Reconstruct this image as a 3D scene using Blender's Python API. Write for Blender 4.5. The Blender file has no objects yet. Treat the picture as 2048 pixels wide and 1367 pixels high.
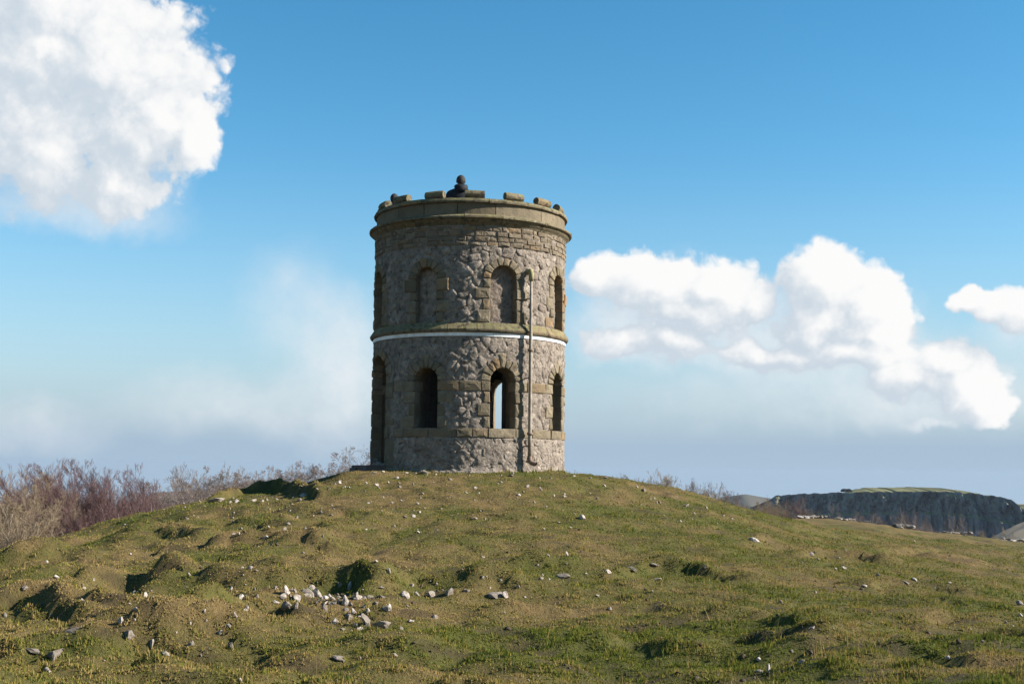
import bpy, bmesh, math, random
import numpy as np
from mathutils import Matrix, Vector, noise as mnoise

random.seed(7)
RNG = np.random.default_rng(7)
SC = bpy.context.scene
COL = SC.collection
R_ = math.radians

# ------------------------------------------------------------------ camera
F_PX, D_CAM, PIT, YAW, ROLL = 2524.7, 27.837, .1014, .0339, .0107   # photo is 2048 x 1367


def ray(px, py):
    u = (px - 1024) / F_PX
    v = (py - 683.5) / F_PX
    c, s = math.cos(ROLL), math.sin(ROLL)
    u, v = u * c + v * s, -u * s + v * c
    x, y, z = u, 1.0, -v
    c, s = math.cos(PIT), math.sin(PIT)
    y, z = y * c - z * s, y * s + z * c
    c, s = math.cos(YAW), math.sin(YAW)
    x, y = x * c + y * s, -x * s + y * c
    return Vector((x, y, z))


def at(px, py, d):
    """world point on the sight line of a photo pixel, d metres in front of the camera (along +y)"""
    r = ray(px, py)
    return Vector((0, -D_CAM, 0)) + r * (d / r.y)


cam_d = bpy.data.cameras.new('camera')
cam = bpy.data.objects.new('camera', cam_d)
COL.objects.link(cam)
fwd = ray(1024, 683.5)
rgt = (ray(1024 + F_PX, 683.5) - fwd).normalized()
upv = (fwd - ray(1024, 683.5 + F_PX)).normalized()
fwd.normalize()
M = Matrix((rgt, upv, -fwd)).transposed().to_4x4()
M.translation = Vector((0, -D_CAM, 0))
cam.matrix_world = M
cam_d.sensor_width = 36
cam_d.lens = F_PX / 2048 * 36
cam_d.clip_start = .1
cam_d.clip_end = 12000
SC.camera = cam

# ------------------------------------------------------------------ light and exposure
SUN_AZ, SUN_EL = R_(83), R_(30)          # azimuth from the direction of the camera (seen from the tower) to the right
sun_v = Vector((math.sin(SUN_AZ) * math.cos(SUN_EL), -math.cos(SUN_AZ) * math.cos(SUN_EL), math.sin(SUN_EL)))
sl = bpy.data.lights.new('sun', 'SUN')
sl.energy = 5.0
sl.angle = R_(.53)
sl.color = (1.0, .95, .885)
sun = bpy.data.objects.new('sun', sl)
COL.objects.link(sun)
sun.rotation_euler = (-sun_v).to_track_quat('-Z', 'Y').to_euler()
sun.location = sun_v * 60
SC.view_settings.view_transform = 'Standard'
SC.view_settings.look = 'None'
SC.view_settings.exposure = 1.43
SC.view_settings.gamma = 1
SC.view_settings.use_curve_mapping = False


# ------------------------------------------------------------------ node helper
class NT:
    def __init__(self, tree):
        self.t = tree

    def n(self, typ, ins=None, **kw):
        nd = self.t.nodes.new(typ)
        for k, v in kw.items():
            setattr(nd, k, v)
        for k, v in (ins or {}).items():
            sk = nd.inputs[k]
            if isinstance(v, bpy.types.NodeSocket):
                self.t.links.new(v, sk)
            elif hasattr(sk.default_value, '__len__') and not hasattr(v, '__len__'):
                sk.default_value = [v] * len(sk.default_value)
            else:
                if hasattr(sk.default_value, '__len__') and len(sk.default_value) == 4 and len(v) == 3:
                    v = (*v, 1)
                sk.default_value = v
        return nd

    def m(self, op, a, b=None, c=None, clamp=False):
        ins = {0: a}
        if b is not None: ins[1] = b
        if c is not None: ins[2] = c
        nd = self.n('ShaderNodeMath', ins, operation=op)
        nd.use_clamp = clamp
        return nd.outputs[0]

    def v(self, op, a, b=None, scale=None):
        ins = {0: a}
        if b is not None: ins[1] = b
        nd = self.n('ShaderNodeVectorMath', ins, operation=op)
        if scale is not None:
            if isinstance(scale, bpy.types.NodeSocket):
                self.t.links.new(scale, nd.inputs['Scale'])
            else:
                nd.inputs['Scale'].default_value = scale
        return nd.outputs['Value'] if op in ('LENGTH', 'DISTANCE', 'DOT_PRODUCT') else nd.outputs[0]

    def noise(self, vec, scale, detail=4, rough=.55, dist=0, out=0):
        return self.n('ShaderNodeTexNoise', {'Vector': vec, 'Scale': scale, 'Detail': detail, 'Roughness': rough, 'Distortion': dist}).outputs[out]

    def mapr(self, val, a, b, c=0, d=1, smooth=False):
        nd = self.n('ShaderNodeMapRange', {0: val, 1: a, 2: b, 3: c, 4: d})
        nd.interpolation_type = 'SMOOTHSTEP' if smooth else 'LINEAR'
        nd.clamp = True
        return nd.outputs[0]

    def mix(self, fac, a, b, blend='MIX'):
        nd = self.t.nodes.new('ShaderNodeMix')
        nd.data_type = 'RGBA'
        nd.blend_type = blend
        for i, v in ((0, fac), (6, a), (7, b)):
            if isinstance(v, bpy.types.NodeSocket):
                self.t.links.new(v, nd.inputs[i])
            else:
                nd.inputs[i].default_value = (*v, 1) if hasattr(v, '__len__') and len(v) == 3 else v
        return nd.outputs[2]


# ------------------------------------------------------------------ sky with clouds (direction based, all round)
DEG = 57.29578


def azel(px, py):
    r = ray(px, py).normalized()
    return math.atan2(r.x, r.y) * DEG, math.asin(r.z) * DEG


PXD = DEG / F_PX
HARD = [(60, 120, 310, 230), (210, 130, 215, 175), (325, 235, 118, 125), (100, 310, 230, 130), (215, 355, 115, 82), (385, 268, 60, 55),
        (110, 10, 170, 140), (-200, 150, 260, 260), (60, 240, 240, 180), (250, 280, 150, 115),
        (1205, 552, 85, 45), (1320, 578, 150, 88), (1435, 590, 118, 74), (1500, 597, 56, 54), (1400, 640, 120, 60), (1250, 680, 100, 44), (1350, 690, 100, 44),
        (1650, 565, 100, 76), (1745, 605, 84, 82), (1640, 650, 140, 96), (1765, 665, 66, 64), (1560, 706, 140, 44), (1700, 700, 150, 52),
        (1885, 722, 100, 56), (1935, 770, 68, 72), (1968, 808, 44, 52), (1820, 750, 110, 50),
        (1960, 600, 58, 24), (2045, 620, 86, 50)]
SOFT = [(1860, 838, 46, 18, .9), (690, 740, 115, 200, .9), (600, 610, 140, 130, .5), (480, 800, 290, 75, .55), (70, 860, 170, 65, .45), (1320, 680, 190, 70, .85),
        (1230, 640, 110, 70, .6), (1640, 690, 260, 100, .9), (1830, 770, 190, 90, .8), (1600, 790, 420, 80, .45), (170, 415, 230, 60, .7),
        (2030, 780, 110, 90, .5), (1340, 630, 220, 115, .9), (1490, 650, 150, 100, .85), (330, 360, 60, 60, .3), (2030, 660, 90, 60, .6), (1740, 640, 130, 90, .7)]


def px_blob(b):
    az, el = azel(b[0], b[1])
    return az, el, b[2] * PXD, b[3] * PXD


def build_world():
    w = bpy.data.worlds.new('World')
    SC.world = w
    w.use_nodes = True
    nt = w.node_tree
    nt.nodes.clear()
    # density group
    g = bpy.data.node_groups.new('cloud_density', 'ShaderNodeTree')
    g.interface.new_socket('P', in_out='INPUT', socket_type='NodeSocketVector')
    g.interface.new_socket('D', in_out='OUTPUT', socket_type='NodeSocketFloat')
    N = NT(g)
    P = N.n('NodeGroupInput').outputs[0]
    w1 = N.v('SUBTRACT', N.noise(P, .32, 2, .5, 0, 1), (.5, .5, .5))
    w2 = N.v('SUBTRACT', N.noise(P, 1.1, 2, .6, 0, 1), (.5, .5, .5))
    Pw = N.v('ADD', P, N.v('SCALE', w1, scale=1.7))
    Pw = N.v('ADD', Pw, N.v('SCALE', w2, scale=.5))
    Pw = N.v('MULTIPLY', Pw, (1, 1, 0))
    acc = None
    for b in HARD:
        az, el, rx, ry = px_blob(b)
        d = N.v('LENGTH', N.v('MULTIPLY', N.v('SUBTRACT', Pw, (az, el, 0)), (1 / rx, 1 / ry, 0)))
        acc = d if acc is None else N.m('SMOOTH_MIN', acc, d, .22)
    F = N.m('SUBTRACT', 1.0, acc)
    vo = N.n('ShaderNodeTexVoronoi', {'Vector': Pw, 'Scale': .75, 'Detail': 3, 'Roughness': .55}, feature='F1')
    bil = N.m('SUBTRACT', .5, vo.outputs['Distance'])
    fb = N.m('SUBTRACT', N.noise(P, 1.5, 6, .62), .5)
    D = N.m('ADD', F, N.m('MULTIPLY', bil, .32))
    D = N.m('ADD', D, N.m('MULTIPLY', fb, .24))
    D = N.m('ADD', D, .20)
    go = N.n('NodeGroupOutput')
    g.links.new(D, go.inputs[0])

    N = NT(nt)
    tc = N.n('ShaderNodeTexCoord').outputs['Generated']
    sp = N.n('ShaderNodeSeparateXYZ', {0: tc})
    x, y, z = sp.outputs
    az = N.m('MULTIPLY', N.m('ARCTAN2', x, y), DEG)
    az = N.m('SUBTRACT', N.m('PINGPONG', N.m('ADD', az, 390.0), 60.0), 30.0)     # the same weather goes on all round
    el = N.m('MULTIPLY', N.m('ARCSINE', z), DEG)
    P = N.n('ShaderNodeCombineXYZ', {0: az, 1: el, 2: 0.0}).outputs[0]

    def dens(vec):
        gn = nt.nodes.new('ShaderNodeGroup')
        gn.node_tree = g
        nt.links.new(vec, gn.inputs[0])
        return gn.outputs[0]
    D0 = dens(P)
    D1 = dens(N.v('ADD', P, (.45, .35, 0)))
    D2 = dens(N.v('ADD', P, (1.5, 1.3, 0)))
    lit = N.m('ADD', N.m('MULTIPLY', N.m('SUBTRACT', D0, D1), .6), N.m('MULTIPLY', N.m('SUBTRACT', D0, D2), .75))
    lit = N.m('ADD', lit, .46)
    lit = N.mapr(lit, .10, 1.12, 0, 1, True)
    low = N.m('MINIMUM', N.m('MAXIMUM', N.m('SUBTRACT', N.m('SUBTRACT', D2, D0), .16), 0.0), .35)
    alpha = N.mapr(D0, -.04, N.m('MULTIPLY_ADD', low, 1.9, .24), 0, 1, True)
    # soft veils
    ws = N.v('SUBTRACT', N.noise(P, .35, 4, .6, 0, 1), (.5, .5, .5))
    Ps = N.v('MULTIPLY', N.v('ADD', P, N.v('SCALE', ws, scale=3.0)), (1, 1, 0))
    soft = None
    for b in SOFT:
        a_, e_, rx, ry = px_blob(b)
        d = N.v('LENGTH', N.v('MULTIPLY', N.v('SUBTRACT', Ps, (a_, e_, 0)), (1 / rx, 1 / ry, 0)))
        s = N.mapr(d, 1.15, .1, 0, b[4], True)
        soft = s if soft is None else N.m('ADD', soft, N.m('MULTIPLY', s, N.m('SUBTRACT', 1.0, soft)))
    soft = N.m('MULTIPLY', soft, N.mapr(N.noise(P, .8, 6, .6), .25, .7, .55, 1.0))
    # sky
    sky = N.n('ShaderNodeTexSky', sky_type='NISHITA')
    sky.sun_disc = False
    sky.sun_elevation = SUN_EL
    sky.sun_rotation = math.atan2(sun_v.x, sun_v.y)
    sky.air_density = 1.0
    sky.dust_density = .15
    sky.ozone_density = 2.0
    sky.altitude = 400
    hs = N.n('ShaderNodeHueSaturation', {'Color': sky.outputs[0], 'Hue': .487, 'Saturation': 1.34, 'Value': 1.0})
    b_sky = N.n('ShaderNodeBackground', {'Color': hs.outputs[0], 'Strength': .063})
    ccol = N.mix(lit, (.60, .68, .76), (.97, .965, .96))
    b_cl = N.n('ShaderNodeBackground', {'Color': ccol, 'Strength': .375})
    b_so = N.n('ShaderNodeBackground', {'Color': (.80, .845, .885), 'Strength': .375})
    m1 = N.n('ShaderNodeMixShader', {0: soft, 1: b_sky.outputs[0], 2: b_so.outputs[0]})
    b_hz = N.n('ShaderNodeBackground', {'Color': (.395, .525, .655), 'Strength': .375})
    hz = N.m('MULTIPLY', N.m('POWER', N.mapr(el, 15, 1.2, 0, 1), 1.7), 1.0)
    m0 = N.n('ShaderNodeMixShader', {0: hz, 1: b_sky.outputs[0], 2: b_hz.outputs[0]})
    nt.links.new(m0.outputs[0], m1.inputs[1])
    m2 = N.n('ShaderNodeMixShader', {0: alpha, 1: m1.outputs[0], 2: b_cl.outputs[0]})
    out = N.n('ShaderNodeOutputWorld')
    nt.links.new(m2.outputs[0], out.inputs[0])
    w.cycles.sampling_method = 'MANUAL'
    w.cycles.sample_map_resolution = 512


build_world()
#@@TERRAIN


# ------------------------------------------------------------------ small helpers
def tag(o, label=None, cat=None, group=None, kind=None):
    if label: o['label'] = label
    if cat: o['category'] = cat
    if group: o['group'] = group
    if kind: o['kind'] = kind
    return o


def empty(name, loc=(0, 0, 0), rz=0):
    o = bpy.data.objects.new(name, None)
    o.empty_display_size = .2
    COL.objects.link(o)
    o.location = loc
    o.rotation_euler = (0, 0, rz)
    return o


def mk(name, verts, faces, mat, parent=None, smooth=False):
    me = bpy.data.meshes.new(name)
    me.from_pydata([tuple(v) for v in verts], [], faces)
    if smooth:
        me.polygons.foreach_set('use_smooth', [True] * len(me.polygons))
    me.materials.append(mat)
    o = bpy.data.objects.new(name, me)
    COL.objects.link(o)
    if parent: o.parent = parent
    return o


def mk_np(name, V, Fq, mat, parent=None, smooth=False):
    """fast mesh from numpy arrays; Fq is (n, 3) or (n, 4)"""
    me = bpy.data.meshes.new(name)
    n, k = Fq.shape
    me.vertices.add(len(V))
    me.vertices.foreach_set('co', np.ascontiguousarray(V, np.float32).ravel())
    me.loops.add(n * k)
    me.loops.foreach_set('vertex_index', np.ascontiguousarray(Fq, np.int32).ravel())
    me.polygons.add(n)
    me.polygons.foreach_set('loop_start', np.arange(0, n * k, k, dtype=np.int32))
    if smooth:
        me.polygons.foreach_set('use_smooth', np.ones(n, bool))
    me.update(calc_edges=True)
    me.materials.append(mat)
    o = bpy.data.objects.new(name, me)
    COL.objects.link(o)
    if parent: o.parent = parent
    return o


def perlin(x, y, seed=0):
    xi = np.floor(x).astype(np.int64)
    yi = np.floor(y).astype(np.int64)
    xf, yf = x - xi, y - yi

    def grad(ix, iy, dx, dy):
        h = (ix * 374761393 + iy * 668265263 + seed * 974711) & 0xFFFFFFFF
        h = ((h ^ (h >> 13)) * 1274126177) & 0xFFFFFFFF
        h = (h ^ (h >> 16)) & 0xFFFF
        a = h * (2 * np.pi / 65536)
        return np.cos(a) * dx + np.sin(a) * dy
    u = xf * xf * xf * (xf * (xf * 6 - 15) + 10)
    v = yf * yf * yf * (yf * (yf * 6 - 15) + 10)
    a = grad(xi, yi, xf, yf) * (1 - u) + grad(xi + 1, yi, xf - 1, yf) * u
    b = grad(xi, yi + 1, xf, yf - 1) * (1 - u) + grad(xi + 1, yi + 1, xf - 1, yf - 1) * u
    return (a * (1 - v) + b * v) * 1.5


def fbm(x, y, octv, seed=0, gain=.5):
    s, a, f = 0, 1, 1
    for i in range(octv):
        s = s + a * perlin(x * f + 17.3 * i, y * f - 9.1 * i, seed + i)
        a *= gain
        f *= 2.03
    return s


def sstep(a, b, t):
    t = np.clip((t - a) / (b - a), 0, 1)
    return t * t * (3 - 2 * t)


# ------------------------------------------------------------------ terrain: surveyed points (photo column, photo row, metres away)
SURVEY = {
    0: [(1105, 23), (1112, 20.5), (1132, 18), (1165, 15.5), (1205, 13.3), (1290, 10.4), (1367, 8.6)],
    200: [(1055, 24), (1100, 19.3), (1150, 16), (1200, 13.6), (1290, 10.5), (1367, 8.6)],
    400: [(1003, 25), (1050, 20.8), (1100, 17.6), (1150, 15), (1200, 13), (1280, 10.6), (1367, 8.6)],
    600: [(988, 25.3), (1030, 21.6), (1080, 18.3), (1130, 15.8), (1180, 13.7), (1260, 11), (1367, 8.6)],
    690: [(944, 25.6), (975, 24), (1010, 22.2)],
    800: [(945, 25.7), (970, 24.2), (1000, 22.4), (1040, 20), (1090, 17.5), (1140, 15.3), (1200, 13.1), (1280, 10.6), (1367, 8.6)],
    1000: [(943, 25.8), (965, 24.3), (1000, 22.3), (1040, 20), (1090, 17.5), (1140, 15.3), (1200, 13.1), (1280, 10.6), (1367, 8.6)],
    1127: [(948, 25.9), (970, 24.5), (1010, 22), (1060, 19.1), (1110, 16.5), (1160, 14.4), (1220, 12.4), (1290, 10.4), (1367, 8.6)],
    1300: [(968, 28), (990, 25.5), (1020, 22.6), (1060, 19.6), (1100, 17.1), (1150, 14.8), (1210, 12.7), (1290, 10.4), (1367, 8.6)],
    1400: [(992, 28.5), (1015, 25), (1040, 22.2), (1075, 19), (1120, 16.3), (1170, 14.1), (1230, 12), (1367, 8.6)],
    1530: [(1027, 29), (1050, 24.6), (1080, 20.6), (1120, 17), (1170, 14.2), (1230, 11.7), (1290, 9.8), (1367, 7.9)],
    1700: [(1039, 54), (1050, 38), (1065, 31), (1085, 25), (1120, 19.3), (1165, 15.2), (1220, 12.2), (1290, 9.5), (1367, 7.4)],
    1850: [(1059, 50), (1075, 36), (1100, 27), (1135, 20), (1180, 15.3), (1240, 11.6), (1367, 7.1)],
    2048: [(1085, 45), (1105, 32), (1130, 25), (1170, 18.4), (1220, 13.6), (1290, 9.9), (1367, 7)],
}
pts = []
for px_, rows in SURVEY.items():
    for py_, d_ in rows:
        p = at(px_, py_, d_)
        pts.append((p.x, d_, p.z))
pts += [(0, 28, -.03), (-1.5, 28, -.03), (1.5, 28, -.03), (0, 31, -.1), (0, 35, -.45), (0, 41, -1.4), (0, 52, -3.2), (-5, 32, -1.2), (-9, 30, -2.2), (-9, 41, -4),
        (-5, 42, -2.8), (5, 36, -1.2), (5, 45, -2.1), (9, 55, -2.15), (9, 40, -1.7), (-12, 22, -1.8), (-14, 35, -3.8), (-15, 15, -1.6), (-15, 5, -1.5), (20, 15, -1.4), (22, 30, -2.2),
        (0, 3, -1.5), (10, 3, -.9), (4, 4, -1.1), (-8, 3, -1.5), (26, 45, -2.8), (-6, 55, -5), (-16, 55, -6), (14, 66, -3.2), (5, 62, -3.2)]
PTS = np.array(pts)


def tps_k(r2):
    return r2 * np.log(r2 + 1e-9)


_A = PTS[:, :2] / 10
_n = len(_A)
_r2 = ((_A[:, None] - _A[None]) ** 2).sum(-1)
_K = np.zeros((_n + 3, _n + 3))
_K[:_n, :_n] = tps_k(_r2) + 2e-3 * np.eye(_n)
_K[:_n, _n] = _K[_n, :_n] = 1
_K[:_n, _n + 1:] = _A
_K[_n + 1:, :_n] = _A.T
_W = np.linalg.solve(_K, np.concatenate([PTS[:, 2], [0, 0, 0]]))


def tps(x, d):
    q = np.stack([np.ravel(x), np.ravel(d)], -1) / 10
    out = np.empty(len(q))
    for i in range(0, len(q), 20000):
        c = q[i:i + 20000]
        r2 = ((c[:, None] - _A[None]) ** 2).sum(-1)
        out[i:i + 20000] = tps_k(r2) @ _W[:_n] + _W[_n] + c @ _W[_n + 1:]
    return out.reshape(np.shape(x))


# baked smooth base on a 0.5 m grid
BX = np.arange(-30, 44.1, .5)
BD = np.arange(-14, 90.1, .5)
_gx, _gd = np.meshgrid(BX, BD)
_gz = tps(np.clip(_gx, -16, 26), np.clip(_gd, 2, 68))


def far_z(x, d):
    r = np.hypot(x - 4, np.maximum(d - 25, 0) * 1.0 + np.maximum(-d, 0) * .35)
    z = -1.6 - 26.4 * sstep(30, 190, r) - 75 * sstep(900, 1500, r)
    return z + 1.2 * perlin(x / 60, d / 60, 3) * sstep(60, 150, r)


# the field on the right ends at a rocky edge and drops away
E0, E1 = np.array((13.6, 57.0)), np.array((20.6, 45.0))
_en = np.array((-(E1 - E0)[1], (E1 - E0)[0]))
_en = _en / np.linalg.norm(_en)


def base_z(x, d):
    fx = np.clip((x - BX[0]) / .5, 0, len(BX) - 1.001)
    fd = np.clip((d - BD[0]) / .5, 0, len(BD) - 1.001)
    ix, iy = fx.astype(int), fd.astype(int)
    u, v = fx - ix, fd - iy
    z = (_gz[iy, ix] * (1 - u) + _gz[iy, ix + 1] * u) * (1 - v) + (_gz[iy + 1, ix] * (1 - u) + _gz[iy + 1, ix + 1] * u) * v
    e = (x - E0[0]) * _en[0] + (d - E0[1]) * _en[1] + .9 * perlin(x / 3, d / 3, 21)
    z = z - np.where(x > 6, 1, 0) * np.where(e > 0, .75 * e * sstep(0, 3, e), 0) * sstep(6, 10, x)
    w = np.maximum(np.maximum(sstep(-14, -26, x), sstep(24, 40, x)), np.maximum(sstep(60, 84, d), sstep(3, -12, d)))
    return z * (1 - w) + far_z(x, d) * w


def ground_px(px, py, fn):
    r = ray(px, py)
    ds = np.concatenate([np.arange(6, 34, .03), np.arange(34, 70, .15)])
    xs, zs = ds * r.x / r.y, ds * r.z / r.y
    h = fn(xs, ds)
    k = np.nonzero(zs <= h)[0]
    i = k[0] if len(k) else int(np.argmin(zs - h))
    return xs[i], ds[i]


# humps and hollows of the old diggings: photo column, row, radius x, radius along view, height, skew
LUMPS = [(70, 1118, .55, .6, .20), (205, 1122, .55, .5, .14), (172, 1172, .42, .55, .30), (232, 1195, .22, .55, -.2), (345, 1165, .55, .5, .26),
         (55, 1190, .35, .3, .14), (120, 1150, .4, .3, .12), (190, 1275, .5, .2, -.16), (90, 1330, .6, .25, -.14), (300, 1285, .4, .3, .13),
         (420, 1180, .3, .35, .1), 
         (762, 1222, .17, .32, -.2), (925, 1232, .35, .2, -.15), (1075, 1235, .7, .25, -.12), (1000, 1215, .4, .25, .1),
         (1060, 1135, .4, .2, .12), (1885, 1120, .9, .4, .14),
         (1985, 1190, .6, .25, .08), (1480, 1285, .45, .25, -.13), (1590, 1275, .3, .25, .12), (1420, 1245, .5, .2, -.08), (1850, 1250, .7, .3, .08), (1150, 1300, .6, .25, .07), (950, 1290, .5, .25, .1), (600, 1088, .4, .25, .09), (505, 1095, .28, .2, -.1), (332, 1045, .3, .3, -.14), (345, 1075, .3, .25, -.1),
         (545, 1060, .35, .25, .1), (470, 1070, .4, .25, .08), (850, 945, .3, .2, .05), (905, 958, .25, .2, .06), (830, 1065, .25, .18, .08), (780, 965, .3, .2, .05),
         (1500, 1080, .35, .2, .08), (1450, 1075, .6, .2, .06), (240, 1300, .5, .3, .1), (130, 1290, .35, .25, .1), (380, 1300, .5, .3, .06)]
LW = []
for px_, py_, rx_, ry_, h_ in LUMPS:
    x_, d_ = ground_px(px_, py_, base_z)
    LW.append((x_, d_, rx_, ry_, h_))

# terrace lips: crest line in the photo (columns, rows), height, reach in front, reach behind
LIPS = [([(395, 1006), (440, 998), (490, 990), (540, 982), (590, 980), (640, 988)], .21, .26, .5), ([(-40, 1220), (40, 1212), (95, 1210), (150, 1226), (190, 1246)], .24, .30, .7), ([(245, 1262), (330, 1262), (410, 1238), (470, 1226), (560, 1220), (600, 1232)], .20, .34, .7),
        ([(440, 1186), (500, 1178), (560, 1174), (640, 1173), (700, 1172), (742, 1186)], .24, .36, .55), ([(785, 1182), (830, 1174), (900, 1172), (980, 1172), (1030, 1178)], .2, .28, .5),
        ([(30, 1300), (110, 1296), (200, 1290)], .12, .22, .4), ([(250, 1290), (310, 1284), (390, 1280)], .13, .25, .4), ([(500, 1330), (650, 1310), (800, 1306)], .09, .4, .6),
        ([(1215, 1150), (1260, 1141), (1330, 1130), (1400, 1142), (1470, 1160)], .13, .14, .45), ([(1590, 1120), (1640, 1108), (1700, 1118), (1790, 1134)], .15, .16, .5),
        ([(1690, 1178), (1760, 1168), (1850, 1176), (1930, 1190)], .09, .2, .6), ([(1360, 1262), (1440, 1246), (1540, 1246), (1620, 1264)], .13, .34, .5),
        ([(1130, 1300), (1240, 1284), (1350, 1296)], .08, .3, .5), ([(1600, 1308), (1720, 1294), (1850, 1302), (1960, 1322)], .10, .3, .6), ([(1820, 1234), (1930, 1222), (2060, 1236)], .08, .26, .6),
        ([(880, 1275), (980, 1262), (1080, 1270)], .11, .3, .5), ([(420, 1050), (500, 1040), (580, 1046)], .12, .3, .5), ([(430, 1090), (520, 1078), (600, 1082), (660, 1096)], .10, .25, .5), ([(250, 1085), (330, 1068), (400, 1075)], .13, .3, .6),
        ([(700, 1115), (800, 1104), (880, 1112)], .07, .3, .6), ([(960, 1150), (1060, 1134), (1120, 1140)], .08, .25, .5), ([(1480, 1088), (1540, 1080), (1620, 1086)], .07, .3, .6), ([(1750, 1105), (1880, 1098), (2000, 1112)], .1, .4, .9)]
LPW = []
for line_, h_, f_, b_ in LIPS:
    w_ = [ground_px(a, b, base_z) for a, b in line_]
    LPW.append((np.array([q[0] for q in w_]), np.array([q[1] for q in w_]), h_, f_, b_))


def lips(x, d):
    out = np.zeros(np.shape(x))
    wx = x + .10 * fbm(x / .45, d / .45, 2, 131)
    wd = d + .16 * fbm(x / .5, d / .6, 3, 133)
    for lx, ld, h, f, b in LPW:
        m = (x > lx[0] - 1) & (x < lx[-1] + 1) & (d > ld.min() - 2) & (d < ld.max() + 3)
        if not np.any(m): continue
        xx, dd = wx[m], wd[m]
        s = dd - np.interp(xx, lx, ld)
        tl = sstep(lx[0] - .45, lx[0] + .42, xx) * sstep(lx[-1] + .7, lx[-1] - .2, xx)
        p_ = np.where(s < 0, np.exp(-(s / f) ** 4), np.exp(-(s / b) ** 2))
        out[m] += h * tl * p_ * (.8 + .35 * perlin(xx / .5, dd / .5, 137))
    return out


def lumps(x, d):
    s = np.zeros(np.shape(x))
    wx = x + .22 * fbm(x * 1.3, d * 1.3, 2, 31)
    wd = d + .22 * fbm(x * 1.3 + 9, d * 1.3, 2, 32)
    for lx, ld, rx, ry, h in LW:
        qx = (wx - lx) / rx
        if h > 0: qx = np.where(qx < 0, qx * 1.75, qx * .72)      # steep to the left, drawn out to the right
        q = qx ** 2 + ((wd - ld) / ry) ** 2
        k = np.where(q < 9, np.exp(-q * 1.3), 0)
        # steep towards the left (away from the sun), drawn out to the right
        s = s + 1.08 * h * k
    return s


def height(x, d):
    x = np.asarray(x, float)
    d = np.asarray(d, float)
    z = base_z(x, d)
    near = sstep(70, 40, d) * sstep(-1, 4, d) * sstep(-24, -14, x) * sstep(34, 26, x)
    rough = .55 + .65 * sstep(3, -4, x) * sstep(26, 20, d)
    flat = 1 - .85 * np.exp(-((x / 2.6) ** 2 + ((d - D_CAM) / 2.6) ** 2) ** 2)
    n = .12 * rough * fbm(x / 1.9, d / 1.3, 2, 41) + .05 * rough * fbm(x / .62, d / .5, 2, 43) + .016 * fbm(x / .24, d / .2, 2, 44) + .007 * fbm(x / .09, d / .08, 2, 45)
    # little left-facing scarps
    lo = .38 + .8 * sstep(1.5, -3, x) * sstep(25, 18, d) + .5 * sstep(14, 9.5, d)
    s1 = perlin(x / 1.15 + 5, d / .8, 53)
    xs = x + .42 * s1
    n = n + .085 * lo * perlin(xs / 1.15 + 5, d / .8, 53) + .045 * lo * fbm((x + .16 * perlin(x / .5, d / .38, 55)) / .5, d / .38, 2, 55)
    ridg = np.abs(perlin(x / 1.1 + 3, d / .9, 47))
    n = n - .05 * rough * sstep(.14, 0, ridg)
    return z + near * flat * n + (lumps(x, d) + 1.02 * lips(x, d)) * near


def H(x, y):
    return float(height(np.array([x]), np.array([y + D_CAM]))[0])


def dryness_shade(x, d):
    """0 = lush green, 1 = brown thatch; also carries painted foreground shade"""
    v = .5 + .42 * fbm(x / 2.6, d / 1.9, 3, 61, .6) + .28 * fbm(x / .5, d / .35, 3, 62, .6)
    v = v + 1.1 * lumps(x, d) + 1.3 * lips(x, d) - .04 - .03 * x * sstep(10, 0, np.abs(x))
    v = v + .25 * np.exp(-((x + .5) / 3.5) ** 2 - ((d - 23.5) / 2.2) ** 2)
    v = v + .22 * sstep(34, 48, d) * sstep(8, 12, x)
    v = v - .38 * np.exp(-((x - 1.6) / 1.5) ** 2 - ((d - 9.6) / 1.3) ** 2)  # foreground shade painted in as darker green turf
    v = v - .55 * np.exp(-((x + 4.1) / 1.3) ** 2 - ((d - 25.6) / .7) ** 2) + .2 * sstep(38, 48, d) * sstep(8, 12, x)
    far = sstep(45, 90, np.hypot(x, d - 20))
    return np.clip(v * (1 - far) + .5 * far, 0, 1)


def soil_shade(x, d):
    """bare dark earth patches, plus painted shade on the near right"""
    s = fbm(x / .75, d / .42, 3, 71, .6) + .62 * np.exp(-((x + 1.45) / .75) ** 2 - ((d - 13.0) / .6) ** 2) + .3 * sstep(12, 9.5, d) * sstep(-1, 1, x)  # last term paints shade on the near right as dark earth
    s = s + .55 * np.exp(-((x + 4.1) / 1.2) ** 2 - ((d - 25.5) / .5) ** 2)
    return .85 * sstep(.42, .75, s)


# ------------------------------------------------------------------ materials
def new_mat(name):
    m = bpy.data.materials.new(name)
    m.use_nodes = True
    m.node_tree.nodes.clear()
    N = NT(m.node_tree)
    return m, N


def finish(m, N, col, rough=.9, bump=None, bump_d=.01, bump_s=.6, spec=.25, extra=None):
    ins = {'Base Color': col, 'Roughness': rough, 'Specular IOR Level': spec}
    if bump is not None:
        ins['Normal'] = N.n('ShaderNodeBump', {'Height': bump, 'Distance': bump_d, 'Strength': bump_s}).outputs[0]
    if extra: ins.update(extra)
    b = N.n('ShaderNodeBsdfPrincipled', ins)
    o = N.n('ShaderNodeOutputMaterial')
    N.t.links.new(b.outputs[0], o.inputs[0])
    return b


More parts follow.
